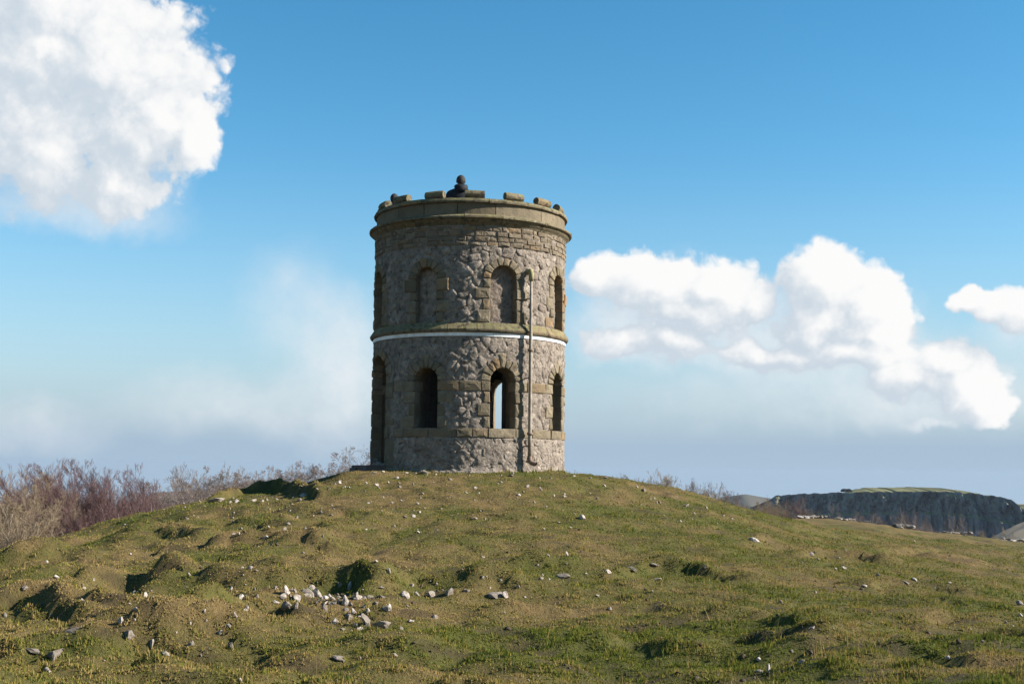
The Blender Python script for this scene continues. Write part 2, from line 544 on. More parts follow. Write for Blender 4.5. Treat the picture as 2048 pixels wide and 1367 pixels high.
def turf_mat():
    m, N = new_mat('turf')
    P = N.n('ShaderNodeNewGeometry').outputs['Position']
    dry_shade = N.n('ShaderNodeAttribute', attribute_name='dry_shade').outputs['Fac']
    so = N.n('ShaderNodeAttribute', attribute_name='soil_shade').outputs['Fac']
    n1 = N.noise(P, 9, 5, .7)
    n2 = N.noise(P, 45, 4, .7)
    f = N.m('ADD', dry_shade, N.m('MULTIPLY', N.m('SUBTRACT', n2, .5), 1.1))
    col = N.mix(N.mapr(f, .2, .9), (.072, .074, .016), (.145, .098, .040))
    col = N.mix(N.mapr(n1, .35, .7), col, N.mix(.5, col, (.035, .03, .014)))
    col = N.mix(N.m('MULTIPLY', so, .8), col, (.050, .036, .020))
    sp = N.mapr(N.noise(P, 120, 2, .6), .68, .74)
    col = N.mix(N.m('MULTIPLY', sp, .35), col, (.26, .22, .12))
    h = N.m('ADD', N.m('MULTIPLY', N.noise(P, 22, 5, .7), 1.0), N.m('MULTIPLY', N.noise(P, 90, 3, .7), .35))
    finish(m, N, col, .95, h, .035, .9, .1)
    return m


def blade_mat():
    m, N = new_mat('grass_blades')
    dry_shade = N.n('ShaderNodeAttribute', attribute_name='dry_shade').outputs['Fac']
    g = N.n('ShaderNodeNewGeometry')
    rnd = g.outputs['Random Per Island']
    f = N.m('ADD', dry_shade, N.m('MULTIPLY', N.m('SUBTRACT', rnd, .5), .95))
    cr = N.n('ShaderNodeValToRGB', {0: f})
    e = cr.color_ramp.elements
    e[0].position, e[0].color = .10, (.098, .118, .020, 1)
    e[1].position, e[1].color = .95, (.33, .235, .10, 1)
    for p, c in ((.38, (.205, .186, .036, 1)), (.58, (.285, .212, .066, 1)), (.76, (.265, .175, .070, 1))):
        k = e.new(p)
        k.color = c
    col = cr.outputs[0]
    d = N.n('ShaderNodeBsdfDiffuse', {0: col, 1: .6})
    t = N.n('ShaderNodeBsdfTranslucent', {0: col})
    mx = N.n('ShaderNodeMixShader', {0: .28, 1: d.outputs[0], 2: t.outputs[0]})
    o = N.n('ShaderNodeOutputMaterial')
    N.t.links.new(mx.outputs[0], o.inputs[0])
    return m


TURF = turf_mat()
BLADE = blade_mat()


def set_attr(o, name, vals):
    a = o.data.attributes.new(name, 'FLOAT', 'POINT')
    a.data.foreach_set('value', np.ascontiguousarray(vals, np.float32))


# ------------------------------------------------------------------ ground sheet
def axis_lines(a, b, step, lo, hi, grow=1.22):
    c = list(np.arange(a, b + step / 2, step))
    s, v = step, b
    while v < hi:
        s *= grow
        v += s
        c.append(v)
    s, v = step, a
    while v > lo:
        s *= grow
        v -= s
        c.insert(0, v)
    return np.array(c)


def build_ground():
    gx = axis_lines(-13, 22, .085, -2000, 2000)
    gd = np.concatenate([axis_lines(6.2, 31, .085, -600, 31), np.arange(31.15, 64, .2), axis_lines(64.2, 66, .25, 64.2, 2000)])
    X, Dm = np.meshgrid(gx, gd)
    Z = height(X, Dm)
    V = np.stack([X, Dm - D_CAM, Z], -1).reshape(-1, 3)
    nx, nd = len(gx), len(gd)
    i = np.arange(nx * nd).reshape(nd, nx)
    Fq = np.stack([i[:-1, :-1], i[:-1, 1:], i[1:, 1:], i[1:, :-1]], -1).reshape(-1, 4)
    o = mk_np('ground', V, Fq, TURF, None, True)
    set_attr(o, 'dry_shade', dryness_shade(X, Dm).ravel())
    set_attr(o, 'soil_shade', (soil_shade(X, Dm) * sstep(60, 40, Dm) * sstep(-30, -16, X)).ravel())
    tag(o, 'grassy mound and field of short turf falling away to the valley', kind='structure')
    return o


build_ground()


def build_grass(n=1060000):
    u = RNG.random(n)
    d = 6.6 * (36 / 6.6) ** (u ** .98)                 # denser near the viewer
    lat = (RNG.random(n) * 2 - 1) * (.52 * d + .8) + .05 * d
    x = lat
    keep = RNG.random(n) < (1 - .88 * soil_shade(x, d))
    keep &= np.hypot(x, d - D_CAM) > 2.13
    x, d = x[keep], d[keep]
    n = len(x)
    z = height(x, d)
    dry_shade = dryness_shade(x, d)
    L = (.010 + .018 * RNG.random(n) ** 1.5) * (1 + .9 * (1 - dry_shade) * RNG.random(n))
    tuft = sstep(.0, .75, fbm(x / .3, d / .3, 2, 91, .7) + .35 * (.6 - dry_shade))
    L = L * (.5 + 1.0 * tuft) * (1 + 1.8 * np.exp(-((np.hypot(x, d - D_CAM) - 2.15) / .2) ** 2))
    tall = RNG.random(n) < .0005
    L = np.where(tall, .10 + .09 * RNG.random(n), L)
    wd = (.0035 + .003 * RNG.random(n)) * (.75 + d / 17)
    wd = np.where(tall, .0045, wd)
    a = RNG.random(n) * 2 * np.pi
    lean = RNG.normal(0, 1.1, n)
    lean = np.where(tall, RNG.normal(0, .3, n), lean)
    la = RNG.random(n) * 2 * np.pi
    bx, by = np.cos(a) * wd, np.sin(a) * wd
    tx, ty = np.cos(la) * np.sin(lean) * L, np.sin(la) * np.sin(lean) * L
    tz = np.abs(np.cos(lean)) * L
    y = d - D_CAM
    V = np.stack([np.stack([x - bx, y - by, z - .005], -1), np.stack([x + bx, y + by, z - .005], -1), np.stack([x + tx, y + ty, z + tz], -1)], 1).reshape(-1, 3)
    o = mk_np('grass', V, np.arange(3 * n).reshape(-1, 3), BLADE)
    dd = np.where(tall, 1.0, dry_shade)
    set_attr(o, 'dry_shade', np.repeat(dd, 3))
    tag(o, 'short grazed turf grass mixed with brown thatch on the mound', kind='stuff')


build_grass()
#@@TOWER


# ------------------------------------------------------------------ masonry materials
def piece_rnd(N):
    g = N.n('ShaderNodeNewGeometry')
    oi = N.n('ShaderNodeObjectInfo')
    r = N.m('FRACT', N.m('ADD', N.m('MULTIPLY', g.outputs['Random Per Island'], 7.13), N.m('MULTIPLY', oi.outputs['Random'], 3.77)))
    r2 = N.m('FRACT', N.m('MULTIPLY', r, 17.31))
    return g.outputs['Position'], r, r2


def rubble_mat(name='limestone_rubble', ca=(.235, .193, .150), cb=(.375, .312, .250)):
    m, N = new_mat(name)
    P, r, r2 = piece_rnd(N)
    col = N.mix(r, ca, cb)
    col = N.mix(N.mapr(r2, .72, .95), col, (.205, .158, .122))
    n1 = N.noise(P, 7, 5, .65)
    col = N.mix(N.mapr(n1, .35, .72), col, (.12, .10, .082))
    n2 = N.noise(P, 40, 4, .7)
    col = N.mix(N.mapr(n2, .60, .78, 0, .7), col, (.42, .375, .33))
    ck = N.mapr(N.noise(P, 13, 7, .78), .575, .625)
    col = N.mix(N.m('MULTIPLY', ck, .5), col, (.055, .045, .035))
    pit = N.mapr(N.n('ShaderNodeTexVoronoi', {'Vector': P, 'Scale': 26.0}).outputs['Distance'], .10, .26)
    pit = N.m('MAXIMUM', pit, N.mapr(N.noise(P, 9, 2), .45, .6))
    h = N.m('ADD', N.m('MULTIPLY', N.noise(P, 16, 6, .68), 1.0), N.m('MULTIPLY', pit, .28))
    h = N.m('SUBTRACT', h, N.m('MULTIPLY', ck, .5))
    finish(m, N, col, .93, h, .05, 1.0, .12)
    return m


def grit_mat(name, a, b, moss=0.0, bd=.025):
    m, N = new_mat(name)
    P, r, r2 = piece_rnd(N)
    col = N.mix(r, a, b)
    col = N.mix(N.mapr(r2, .80, .97, 0, .7), col, (.24, .15, .075))
    n1 = N.noise(P, 5, 5, .65)
    col = N.mix(N.mapr(n1, .42, .75, 0, .75), col, (.075, .062, .045))
    n3 = N.noise(P, 60, 3, .7)
    col = N.mix(N.mapr(n3, .55, .8, 0, .55), col, (.33, .28, .20))
    if moss > 0:
        nz = N.n('ShaderNodeSeparateXYZ', {0: N.n('ShaderNodeNewGeometry').outputs['Normal']}).outputs[2]
        mk_ = N.m('MULTIPLY', N.mapr(N.noise(P, 6, 5, .7), .38, .62), N.mapr(nz, -.1, .5, .15, 1))
        col = N.mix(N.m('MULTIPLY', mk_, moss), col, (.16, .15, .055))
        li = N.mapr(N.noise(P, 14, 5, .75), .60, .70)
        col = N.mix(N.m('MULTIPLY', li, .7), col, (.42, .40, .30))
        dk = N.mapr(N.noise(P, 9, 5, .7), .52, .62)
        col = N.mix(N.m('MULTIPLY', dk, .8), col, (.035, .032, .022))
    h = N.m('ADD', N.noise(P, 20, 6, .7), N.m('MULTIPLY', N.noise(P, 70, 3, .6), .4))
    finish(m, N, col, .92, h, bd, .9, .12)
    return m


def plain_mat(name, a, b, sc=8, rough=.9, bd=.01, spec=.2, metallic=0):
    m, N = new_mat(name)
    P = N.n('ShaderNodeTexCoord').outputs['Object']
    n = N.noise(P, sc, 5, .65)
    col = N.mix(N.mapr(n, .3, .7), a, b)
    finish(m, N, col, rough, N.noise(P, sc * 4, 4, .65), bd, .7, spec, {'Metallic': metallic})
    return m


RUBBLE = rubble_mat()
GRIT = grit_mat('gritstone', (.115, .090, .054), (.205, .165, .108))
GRITM = grit_mat('mossy_gritstone', (.120, .096, .060), (.195, .158, .102), .75)
BRICKM = grit_mat('dressed_gritstone', (.130, .098, .064), (.22, .175, .12), 0, .04)
MORTAR = rubble_mat('mortar', (.25, .205, .160), (.355, .298, .240))
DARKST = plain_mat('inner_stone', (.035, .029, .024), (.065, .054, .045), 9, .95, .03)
ORANGE = plain_mat('orange_lichen_stone', (.28, .14, .04), (.20, .12, .06), 14, .9, .02)

TR = empty('stone_tower', (0, 0, 0))
tag(TR, 'round two-storey stone tower with arched openings standing on top of the grassy mound', 'tower')
R0 = 2.10


def cyl(th, r, z):
    return Vector((r * math.sin(th), -r * math.cos(th), z))


OPEN_L = [(-24.9, .262), (19.4, .270), (64.7, .262), (110, .262), (155, .262), (247, .262)]    # lower window centre angle, half width
DOOR = (-68.0, .44)
OPEN_U = [(-25.7, .236), (19.2, .283), (65.0, .262), (110, .26), (155, .26), (200, .26), (245, .26), (-71.5, .31)]
Z_SILL, Z_SPR, Z_IMP = .85, 1.822, 1.612
U_BOT, U_SPR = 2.99, 3.935
DOOR_BOT, DOOR_SPR = .12, 1.97
ZONES = []      # (centre u, half width with stones, bottom, spring, ring outer radius, kind)
for c_, a_ in OPEN_L: ZONES.append((c_, a_, Z_SILL, Z_SPR, 'l'))
ZONES.append((DOOR[0], DOOR[1], DOOR_BOT, DOOR_SPR, 'd'))
for c_, a_ in OPEN_U: ZONES.append((c_, a_, U_BOT, U_SPR, 'u'))


def wrap(u):
    L = 2 * math.pi * R0
    return (u + L / 2) % L - L / 2


def in_open(u, z, grow=0.0):
    for c, a, b, s, k in ZONES:
        du = wrap(u - R_(c) * R0)
        if abs(du) < a + grow and b - (grow if k != 'l' else 0) < z and (z < s or du * du + (z - s) ** 2 < (a + grow) ** 2):
            return True
    return False


# ---- core of the wall (mortar), with the openings left out
def wall_shell(name, Rf, z0, z1, grow, mat, amp, dth=1.0, dz=.035, flip=False, kinds='ldu', seed=5):
    nt_, nz_ = int(360 / dth), int(round((z1 - z0) / dz))
    th = np.arange(nt_) * R_(dth)
    zz = np.linspace(z0, z1, nz_ + 1)
    T, Z = np.meshgrid(th, zz)
    rr = Rf(Z) + amp * (fbm(T * 11, Z * 5.5, 4, seed, .68))
    V = np.stack([rr * np.sin(T), -rr * np.cos(T), Z], -1).reshape(-1, 3)
    faces = []
    for j in range(nz_):
        zc = (zz[j] + zz[j + 1]) / 2
        for i in range(nt_):
            uc = (th[i] + R_(dth) / 2) * R0
            hit = False
            for c, a, b, s, k in ZONES:
                if k not in kinds: continue
                du = wrap(uc - R_(c) * R0)
                g = grow
                if abs(du) < a + g and b < zc and (zc < s or du * du + (zc - s) ** 2 < (a + g) ** 2):
                    hit = True
                    break
            if hit: continue
            a_, b_ = j * nt_ + i, j * nt_ + (i + 1) % nt_
            q = (a_, b_, b_ + nt_, a_ + nt_)
            faces.append(q[::-1] if flip else q)
    return mk_np(name, V, np.array(faces), mat, TR, True)


wall_shell('wall', lambda z: R0 - .004 * sstep(2.75, 2.85, z) + .006 * sstep(.7, .6, z) + .008 * sstep(4.58, 4.62, z), -.55, 5.04, .05, MORTAR, .014, .8, .028)
RI = 1.58


# ---- arched tunnels through the wall, and the blind niches above
def arch_pts(a, b, s, n=14):
    out = [(-a, b), (-a, (b + s) / 2)]
    for i in range(n + 1):
        t = math.pi * (1 - i / n)
        out.append((a * math.cos(t), s + a * math.sin(t)))
    out += [(a, (b + s) / 2), (a, b)]
    return out


def tunnel(c, a, b, s, depth, back=False, mat=GRIT, name='arch_reveal'):
    n_ = Vector((math.sin(R_(c)), -math.cos(R_(c)), 0))
    t_ = Vector((math.cos(R_(c)), math.sin(R_(c)), 0))
    prof = arch_pts(a, b, s)
    ds = [0.03, .15, .32, depth] if depth > .3 else [.03, depth]
    V, F = [], []
    for k, dd in enumerate(ds):
        for (u, z) in prof:
            r = R0 - dd
            j = (mnoise.noise((u * 6 + c, z * 6, dd * 7))) * .012
            V.append(n_ * math.sqrt(max(r * r - u * u, .01)) + t_ * (u * (1 + j * 2)) + Vector((0, 0, z)))
    m_ = len(prof)
    for k in range(len(ds) - 1):
        for i in range(m_ - 1):
            p = k * m_ + i
            F.append((p, p + 1, p + m_ + 1, p + m_))
        if b > .5: F.append((k * m_ + m_ - 1, k * m_, k * m_ + m_, k * m_ + 2 * m_ - 1))
    return mk(name, V, F, mat, TR)


def niche_back(c, a, b, s, depth):
    """rendered rubble blocking of a blind window"""
    n_ = Vector((math.sin(R_(c)), -math.cos(R_(c)), 0))
    t_ = Vector((math.cos(R_(c)), math.sin(R_(c)), 0))
    nu, nz = 12, 26
    V, F = [], []
    for j in range(nz + 1):
        for i in range(nu + 1):
            u = (i / nu * 2 - 1) * (a + .05)
            z = b - .03 + (s + a + .05 - b + .03) * j / nz
            r = R0 - depth + .022 * mnoise.fractal((u * 7 + c, z * 7, 1), .8, 2, 3)
            V.append(n_ * math.sqrt(r * r - u * u) + t_ * u + Vector((0, 0, z)))
    for j in range(nz):
        for i in range(nu):
            p = j * (nu + 1) + i
            F.append((p, p + 1, p + nu + 2, p + nu + 1))
    return mk('niche_infill', V, F, RUBBLE, TR)


for c_, a_ in OPEN_L: tunnel(c_, a_ + .005, Z_SILL - .003, Z_SPR, .535)
tunnel(DOOR[0], DOOR[1] + .005, DOOR_BOT, DOOR_SPR, .535)
for c_, a_ in OPEN_U:
    tunnel(c_, a_ + .005, U_BOT, U_SPR, .22)
    niche_back(c_, a_, U_BOT, U_SPR, .155)
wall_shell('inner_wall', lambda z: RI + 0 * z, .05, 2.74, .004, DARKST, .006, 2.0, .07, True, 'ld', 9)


def disc(name, r, z0, z1, mat, n=64):
    V = [cyl(i / n * 2 * math.pi, r, z0) for i in range(n)] + [cyl(i / n * 2 * math.pi, r, z1) for i in range(n)]
    F = [tuple(range(n))[::-1], tuple(range(n, 2 * n))] + [(i, (i + 1) % n, n + (i + 1) % n, n + i) for i in range(n)]
    return mk(name, V, F, mat, TR)


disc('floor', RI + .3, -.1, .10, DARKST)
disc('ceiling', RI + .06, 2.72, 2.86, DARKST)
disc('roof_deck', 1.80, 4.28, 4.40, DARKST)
# stair enclosure inside, on the left
V_, F_ = [], []
for i in range(33):
    t_ = i / 32 * 2 * math.pi
    for z_ in (.1, 2.73):
        V_.append((-.72 + .58 * math.cos(t_), .48 + .58 * math.sin(t_), z_))
F_ = [(2 * i, 2 * i + 2, 2 * i + 3, 2 * i + 1) for i in range(32)]
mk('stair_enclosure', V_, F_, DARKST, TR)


# ---- one shaped stone from a 2D outline on the wall
def stone_mesh(poly, r_back, r_front, rough=.012, cham=.012, tilt=(0, 0), seed=0, dome=.004):
    """poly: outline [(u, z)] counter-clockwise; u is arc length on R0.  Returns verts, faces."""
    P = []
    L = len(poly)
    for i in range(L):
        a, b = poly[i], poly[(i + 1) % L]
        k = max(1, int(math.hypot(b[0] - a[0], b[1] - a[1]) / .16))
        for q in range(k):
            P.append((a[0] + (b[0] - a[0]) * q / k, a[1] + (b[1] - a[1]) * q / k))
    n = len(P)
    cu, cz = sum(p[0] for p in P) / n, sum(p[1] for p in P) / n
    size = max(max(abs(p[0] - cu) for p in P), .02)
    V, F = [], []

    def put(u, z, r):
        V.append(cyl(u / R0, r, z))

    def nz(u, z, k=1.0):
        return mnoise.noise((u * 9 + seed * 3.1, z * 9 + seed * 1.7, seed)) * rough * k
    for (u, z) in P: put(u, z, r_back)
    ins = min(cham / size, .45)
    for (u, z) in P:
        put(u, z, r_front - cham + nz(u, z, .6))
    for f_, dr in ((1 - ins, 0), (.45, dome)):
        for (u, z) in P:
            uu, zz = cu + (u - cu) * f_, cz + (z - cz) * f_
            put(uu, zz, r_front + dr + nz(uu, zz, 1.5) + tilt[0] * (uu - cu) + tilt[1] * (zz - cz))
    put(cu, cz, r_front + dome + nz(cu, cz, 1.5))
    for k in range(3):
        for i in range(n):
            j = (i + 1) % n
            F.append((k * n + i, k * n + j, (k + 1) * n + j, (k + 1) * n + i))
    for i in range(n):
        F.append((3 * n + i, 3 * n + (i + 1) % n, 4 * n))
    return V, F


def sheet(name, polys, mat, parent=TR, smooth=False):
    V, F = [], []
    for v, f in polys:
        b = len(V)
        V += v
        F += [tuple(i + b for i in q) for q in f]
    o = mk(name, V, F, mat, parent, smooth)
    o['kind'] = 'stuff'
    return o


def rect(u0, u1, z0, z1, j=0.0):
    q = lambda: random.uniform(-j, j)
    return [(u0 + q(), z0 + q()), (u1 + q(), z0 + q()), (u1 + q(), z1 + q()), (u0 + q(), z1 + q())]


def front(u, lim=112):
    d = math.degrees(wrap(u) / R0)
    return -lim < d < lim


CIRC = 2 * math.pi * R0
U0 = R_(-180) * R0
# ---- four courses of squared stones under the cornice
course_z = [5.022, 4.918, 4.806, 4.701, 4.606]
hidden = []
for k in range(4):
    zt, zb = course_z[k], course_z[k + 1]
    u = U0 + random.uniform(0, .1)
    end = u + CIRC
    while u < end - .05:
        w_ = random.choice((.13, .17, .2, .22, .25, .28, .31))
        if end - (u + w_) < .12: w_ = end - u
        pr = random.uniform(.014, .027)
        V_, F_ = stone_mesh(rect(u + .006, u + w_ - .006, zb + .006, zt - .006, .003), R0 - .06, R0 + pr, .016, .014, (random.uniform(-.05, .05), random.uniform(-.08, .06)), random.random() * 99)
        if front(u + w_ / 2): mk('brick', V_, F_, BRICKM, TR)
        else: hidden.append((V_, F_))
        u += w_
sheet('rear_bricks', hidden, BRICKM)

# ---- quoins, voussoirs
hidden = []


def grit_stone(poly, pr, name='quoin', back=.2, rough=.014, mat=GRIT, cham=.016):
    V_, F_ = stone_mesh(poly, R0 - back, R0 + pr, rough, cham, (random.uniform(-.04, .04), random.uniform(-.04, .04)), random.random() * 99)
    cu = sum(p[0] for p in poly) / len(poly)
    if front(cu):
        return mk(name, V_, F_, mat, TR)
    hidden.append((V_, F_))


KEEP_OUT = []       # convex zones where no rubble stone is laid: (u0, u1, z0, z1)
for c, a, b, s, k in ZONES:
    uc = R_(c) * R0
    if k == 'l': zs = [.852, 1.10, 1.36, Z_IMP - .002]
    elif k == 'u':
        zs = [U_BOT + .03]
        while s - zs[-1] > .34: zs.append(zs[-1] + random.uniform(.17, .28))
        zs.append(s)
    else:
        zs = [DOOR_BOT - .1, .64]
        zs = [DOOR_BOT - .1, .63, .9, 1.2, 1.48, 1.75, s]
    for sd in (-1, 1):
        odd = random.random() < .5
        for q in range(len(zs) - 1):
            odd = not odd
            w_ = (random.uniform(.24, .33) if odd else random.uniform(.13, .19))
            if k == 'd' and q == 0: w_ = .36
            u0, u1 = sorted((uc + sd * a, uc + sd * (a + w_)))
            grit_stone(rect(u0 + .004, u1 - .004, zs[q] + .006, zs[q + 1] - .006, .006), random.uniform(.012, .028))
            KEEP_OUT.append((u0, u1, zs[q], zs[q + 1]))
    # ring
    nv = 8 if k == 'u' else 9
    cuts = [math.pi * i / nv + (random.uniform(-.05, .05) if 0 < i < nv else 0) for i in range(nv + 1)]
    for q in range(nv):
        t0, t1 = cuts[q] + .022, cuts[q + 1] - .022
        ro = a + random.uniform(.15, .22) + (.10 if abs((t0 + t1) / 2 - math.pi / 2) < .2 and k == 'l' else 0)
        tm = (t0 + t1) / 2
        po = [(uc + r * math.cos(t), s + r * math.sin(t)) for r, t in ((a + .004, t0), (ro, t0), (ro + .012, tm), (ro, t1), (a + .004, t1), (a + .003, tm))]
        # keep orientation counter-clockwise
        grit_stone(po, random.uniform(.012, .032), 'voussoir')

# ---- lintel course and sill course
def course(z0, z1, skips, pr, name, lens, mat=GRIT, start=None):
    u = U0 if start is None else start
    end = u + CIRC
    while u < end - .02:
        w_ = random.choice(lens)
        nxt = u + w_
        blocked = False
        for c, hw in skips:
            lo = R_(c) * R0 - hw
            for sh in (-CIRC, 0, CIRC):
                l2, h2 = lo + sh, lo + 2 * hw + sh
                if l2 - .003 <= u < h2 - 1e-4:
                    u = h2
                    blocked = True
                    break
                if u < l2 < nxt + .14: nxt = l2
            if blocked: break
        if blocked: continue
        nxt = min(nxt, end)
        if nxt - u > .02:
            grit_stone(rect(u + .004, nxt - .004, z0 + .005, z1 - .005, .003), pr + random.uniform(-.005, .005), name, .3, .010, mat, .012)
        u = nxt


course(Z_IMP, 1.817, [(c, a) for c, a in OPEN_L] + [DOOR], .018, 'lintel_block', (.3, .45, .55, .62))
course(.663, .848, [(DOOR[0], DOOR[1] + .3)], .022, 'sill_block', (.32, .42, .5, .6))
sheet('rear_dressed_stones', hidden, GRIT)


# ---- profiled rings: string course, cornice, parapet, coping
def ring_block(name, prof, t0, t1, mat, jit=.004):
    n = max(2, int((t1 - t0) / 4))
    V, F = [], []
    m_ = len(prof)
    dr, dzz = random.uniform(-jit, jit), random.uniform(-jit, jit)
    sd = random.random() * 50
    for i in range(n + 1):
        th = R_(t0 + (t1 - t0) * i / n)
        for (r, z) in prof:
            w_ = mnoise.noise((th * 9, z * 9, sd)) * jit * 1.3
            V.append(cyl(th, r + dr + w_, z + dzz + w_ * .6))
    for i in range(n):
        for k in range(m_):
            k2 = (k + 1) % m_
            F.append((i * m_ + k, i * m_ + k2, (i + 1) * m_ + k2, (i + 1) * m_ + k))
    F.append(tuple(range(m_))[::-1])
    F.append(tuple(n * m_ + k for k in range(m_)))
    return mk(name, V, F, mat, TR)


def ring(name, prof, cuts, mat, gap=.18, jit=.004):
    for a, b in zip(cuts, cuts[1:]):
        ring_block(name, prof, a + gap, b - gap, mat, jit)


def cuts_of(seen, lo, hi):
    c = list(seen)
    while c[0] > -180 + lo: c.insert(0, c[0] - random.uniform(lo, hi))
    c[0] = -180
    while c[-1] < 180 - lo: c.append(c[-1] + random.uniform(lo, hi))
    c[-1] = 180
    return c


ring('coping_stone', [(1.77, 5.508), (2.12, 5.506), (2.152, 5.516), (2.158, 5.55), (2.13, 5.598), (2.02, 5.622), (1.77, 5.628)], cuts_of([-44, -29, 10, 46, 62], 22, 34), GRITM, .16, .008)
ring('parapet_block', [(1.80, 4.39), (1.80, 5.506), (2.098, 5.506), (2.10, 5.26), (2.095, 5.02), (2.0, 4.4)], cuts_of([-47, -28, -8, 14, 45, 60], 18, 32), GRIT, .2, .004)
ring('cornice_block', [(2.02, 5.275), (2.10, 5.268), (2.225, 5.222), (2.252, 5.205), (2.254, 5.172), (2.235, 5.156), (2.205, 5.15), (2.17, 5.10), (2.125, 5.06), (2.10, 5.026), (2.02, 5.026)], cuts_of([-49, -32, -16, -3.5, 17, 44, 60], 14, 24), GRITM, .14, .005)
ring('string_course_block', [(2.02, 3.02), (2.098, 3.018), (2.178, 2.895), (2.19, 2.875), (2.186, 2.845), (2.165, 2.815), (2.12, 2.81), (2.02, 2.81)], cuts_of([-58, -12, -2, 4, 33, 50], 16, 30), GRITM, .14, .003)

WHITE = plain_mat('white_painted_strip', (.82, .82, .81), (.50, .49, .46), 5, .5, .002, .3)
prof_w = [(2.075, 2.735), (2.122, 2.733), (2.124, 2.806), (2.075, 2.807)]
ring('white_strip', prof_w, [-180, -90, 13.5, 110, 180], WHITE, .08, .001)

# rough skirting of mortar at the foot of the wall
V_, F_ = [], []
for i in range(181):
    th = R_(i * 2 - 180)
    for k, (r, z) in enumerate(((2.10, .06), (2.125, .0), (2.17, -.05), (2.2, -.4))):
        w_ = mnoise.fractal((th * 14, z * 5, 3), .8, 2, 3) * .025
        V_.append(cyl(th, r + w_, z + w_ * 1.6))
for i in range(180):
    for k in range(3):
        F_.append((i * 4 + k, i * 4 + k + 4, i * 4 + k + 5, i * 4 + k + 1))
mk('footing', V_, F_, MORTAR, TR)

# ---- rubble: irregular cells, each its own stone
def clip(poly, p, n):
    """keep side where (q - p).n <= 0"""
    out = []
    L = len(poly)
    for i in range(L):
        a, b = poly[i], poly[(i + 1) % L]
        da = (a[0] - p[0]) * n[0] + (a[1] - p[1]) * n[1]
        db = (b[0] - p[0]) * n[0] + (b[1] - p[1]) * n[1]
        if da <= 0: out.append(a)
        if da * db < 0:
            t = da / (da - db)
            out.append((a[0] + (b[0] - a[0]) * t, a[1] + (b[1] - a[1]) * t))
    return out


def rubble_band(z0, z1, dx, dz):
    rows = max(1, round((z1 - z0) / dz))
    n = int(CIRC / dx)
    S = []
    for j in range(rows):
        for i in range(n):
            S.append((U0 + (i + .5 * (j % 2) + random.uniform(-.42, .42)) * CIRC / n, z0 + (z1 - z0) * (j + .5 + random.uniform(-.36, .36)) / rows))
    cells = []
    for i, p in enumerate(S):
        bad = False
        for c, a, b, s, k in ZONES:
            du = wrap(p[0] - R_(c) * R0)
            if p[1] > s and math.hypot(du, p[1] - s) < a + .17: bad = True
            if abs(du) < a + .02 and b < p[1] < s: bad = True
        for (k0, k1, q0, q1) in KEEP_OUT:
            um = (k0 + k1) / 2
            if abs(wrap(p[0] - um)) < (k1 - k0) / 2 - .01 and q0 + .01 < p[1] < q1 - .01: bad = True
        if bad: continue
        poly = [(p[0] - .4, max(z0, p[1] - .3)), (p[0] + .4, max(z0, p[1] - .3)), (p[0] + .4, min(z1, p[1] + .3)), (p[0] - .4, min(z1, p[1] + .3))]
        for j, q in enumerate(S):
            if j == i: continue
            du = wrap(q[0] - p[0])
            dzz = q[1] - p[1]
            if abs(du) > .9 or abs(dzz) > .7: continue
            l = math.hypot(du, dzz)
            poly = clip(poly, (p[0] + du / 2, p[1] + dzz / 2), (du / l, dzz / l))
            if len(poly) < 3: break
        if len(poly) < 3: continue
        for c, a, b, s, k in ZONES:
            uc = p[0] + wrap(R_(c) * R0 - p[0])
            du = p[0] - uc
            if abs(du) > 1.1 or p[1] > s + a + .9: continue
            if p[1] > s:
                l = math.hypot(du, p[1] - s)
                n_ = (-du / l, -(p[1] - s) / l)
                poly = clip(poly, (uc - n_[0] * (a + .16), s - n_[1] * (a + .16)), n_)
            elif p[1] > b:
                sg = 1 if du > 0 else -1
                poly = clip(poly, (uc + sg * (a + .1), 0), (-sg, 0))
            if len(poly) < 3: break
        if len(poly) < 3: continue
        # pull in for the joint, cut the corners
        cu, cz = sum(q[0] for q in poly) / len(poly), sum(q[1] for q in poly) / len(poly)
        P2 = []
        for t in range(len(poly)):
            a, b = poly[t], poly[(t + 1) % len(poly)]
            if math.hypot(a[0] - b[0], a[1] - b[1]) < .02: continue
            f0, f1 = random.uniform(.05, .15), random.uniform(.85, .95)
            for f in (f0, f1):
                x, y = a[0] + (b[0] - a[0]) * f, a[1] + (b[1] - a[1]) * f
                d = math.hypot(x - cu, y - cz)
                g = max(0, d - random.uniform(.002, .010)) / max(d, 1e-4)
                P2.append((cu + (x - cu) * g, cz + (y - cz) * g))
        if len(P2) < 4: continue
        ar = abs(sum(P2[t][0] * P2[(t + 1) % len(P2)][1] - P2[(t + 1) % len(P2)][0] * P2[t][1] for t in range(len(P2)))) / 2
        if ar < .0025: continue
        cells.append((ar, P2))
    return cells


cells = []
for z0, z1, dx, dz in ((-.12, .655, .235, .135), (.86, 1.605, .22, .148), (1.825, 2.73, .235, .15), (3.03, 4.60, .24, .157)):
    cells += rubble_band(z0, z1, dx, dz)
vis = [c for c in cells if front(sum(p[0] for p in c[1]) / len(c[1]), 88)]
vis.sort(key=lambda c: -c[0])
keep = {id(c) for c in vis[:296]}
rest = []
for c in cells:
    pr = random.uniform(-.005, .011) + (.006 if c[1][0][1] < .66 else 0)
    V_, F_ = stone_mesh(c[1], R0 - .07, R0 + pr, .018, random.uniform(.010, .022), (random.uniform(-.05, .05), random.uniform(-.06, .06)), random.random() * 99, random.uniform(-.006, .005))
    if id(c) in keep: mk('stone', V_, F_, RUBBLE, TR, True)
    else: rest.append((V_, F_))
sheet('small_rubble', rest, RUBBLE, TR, True)

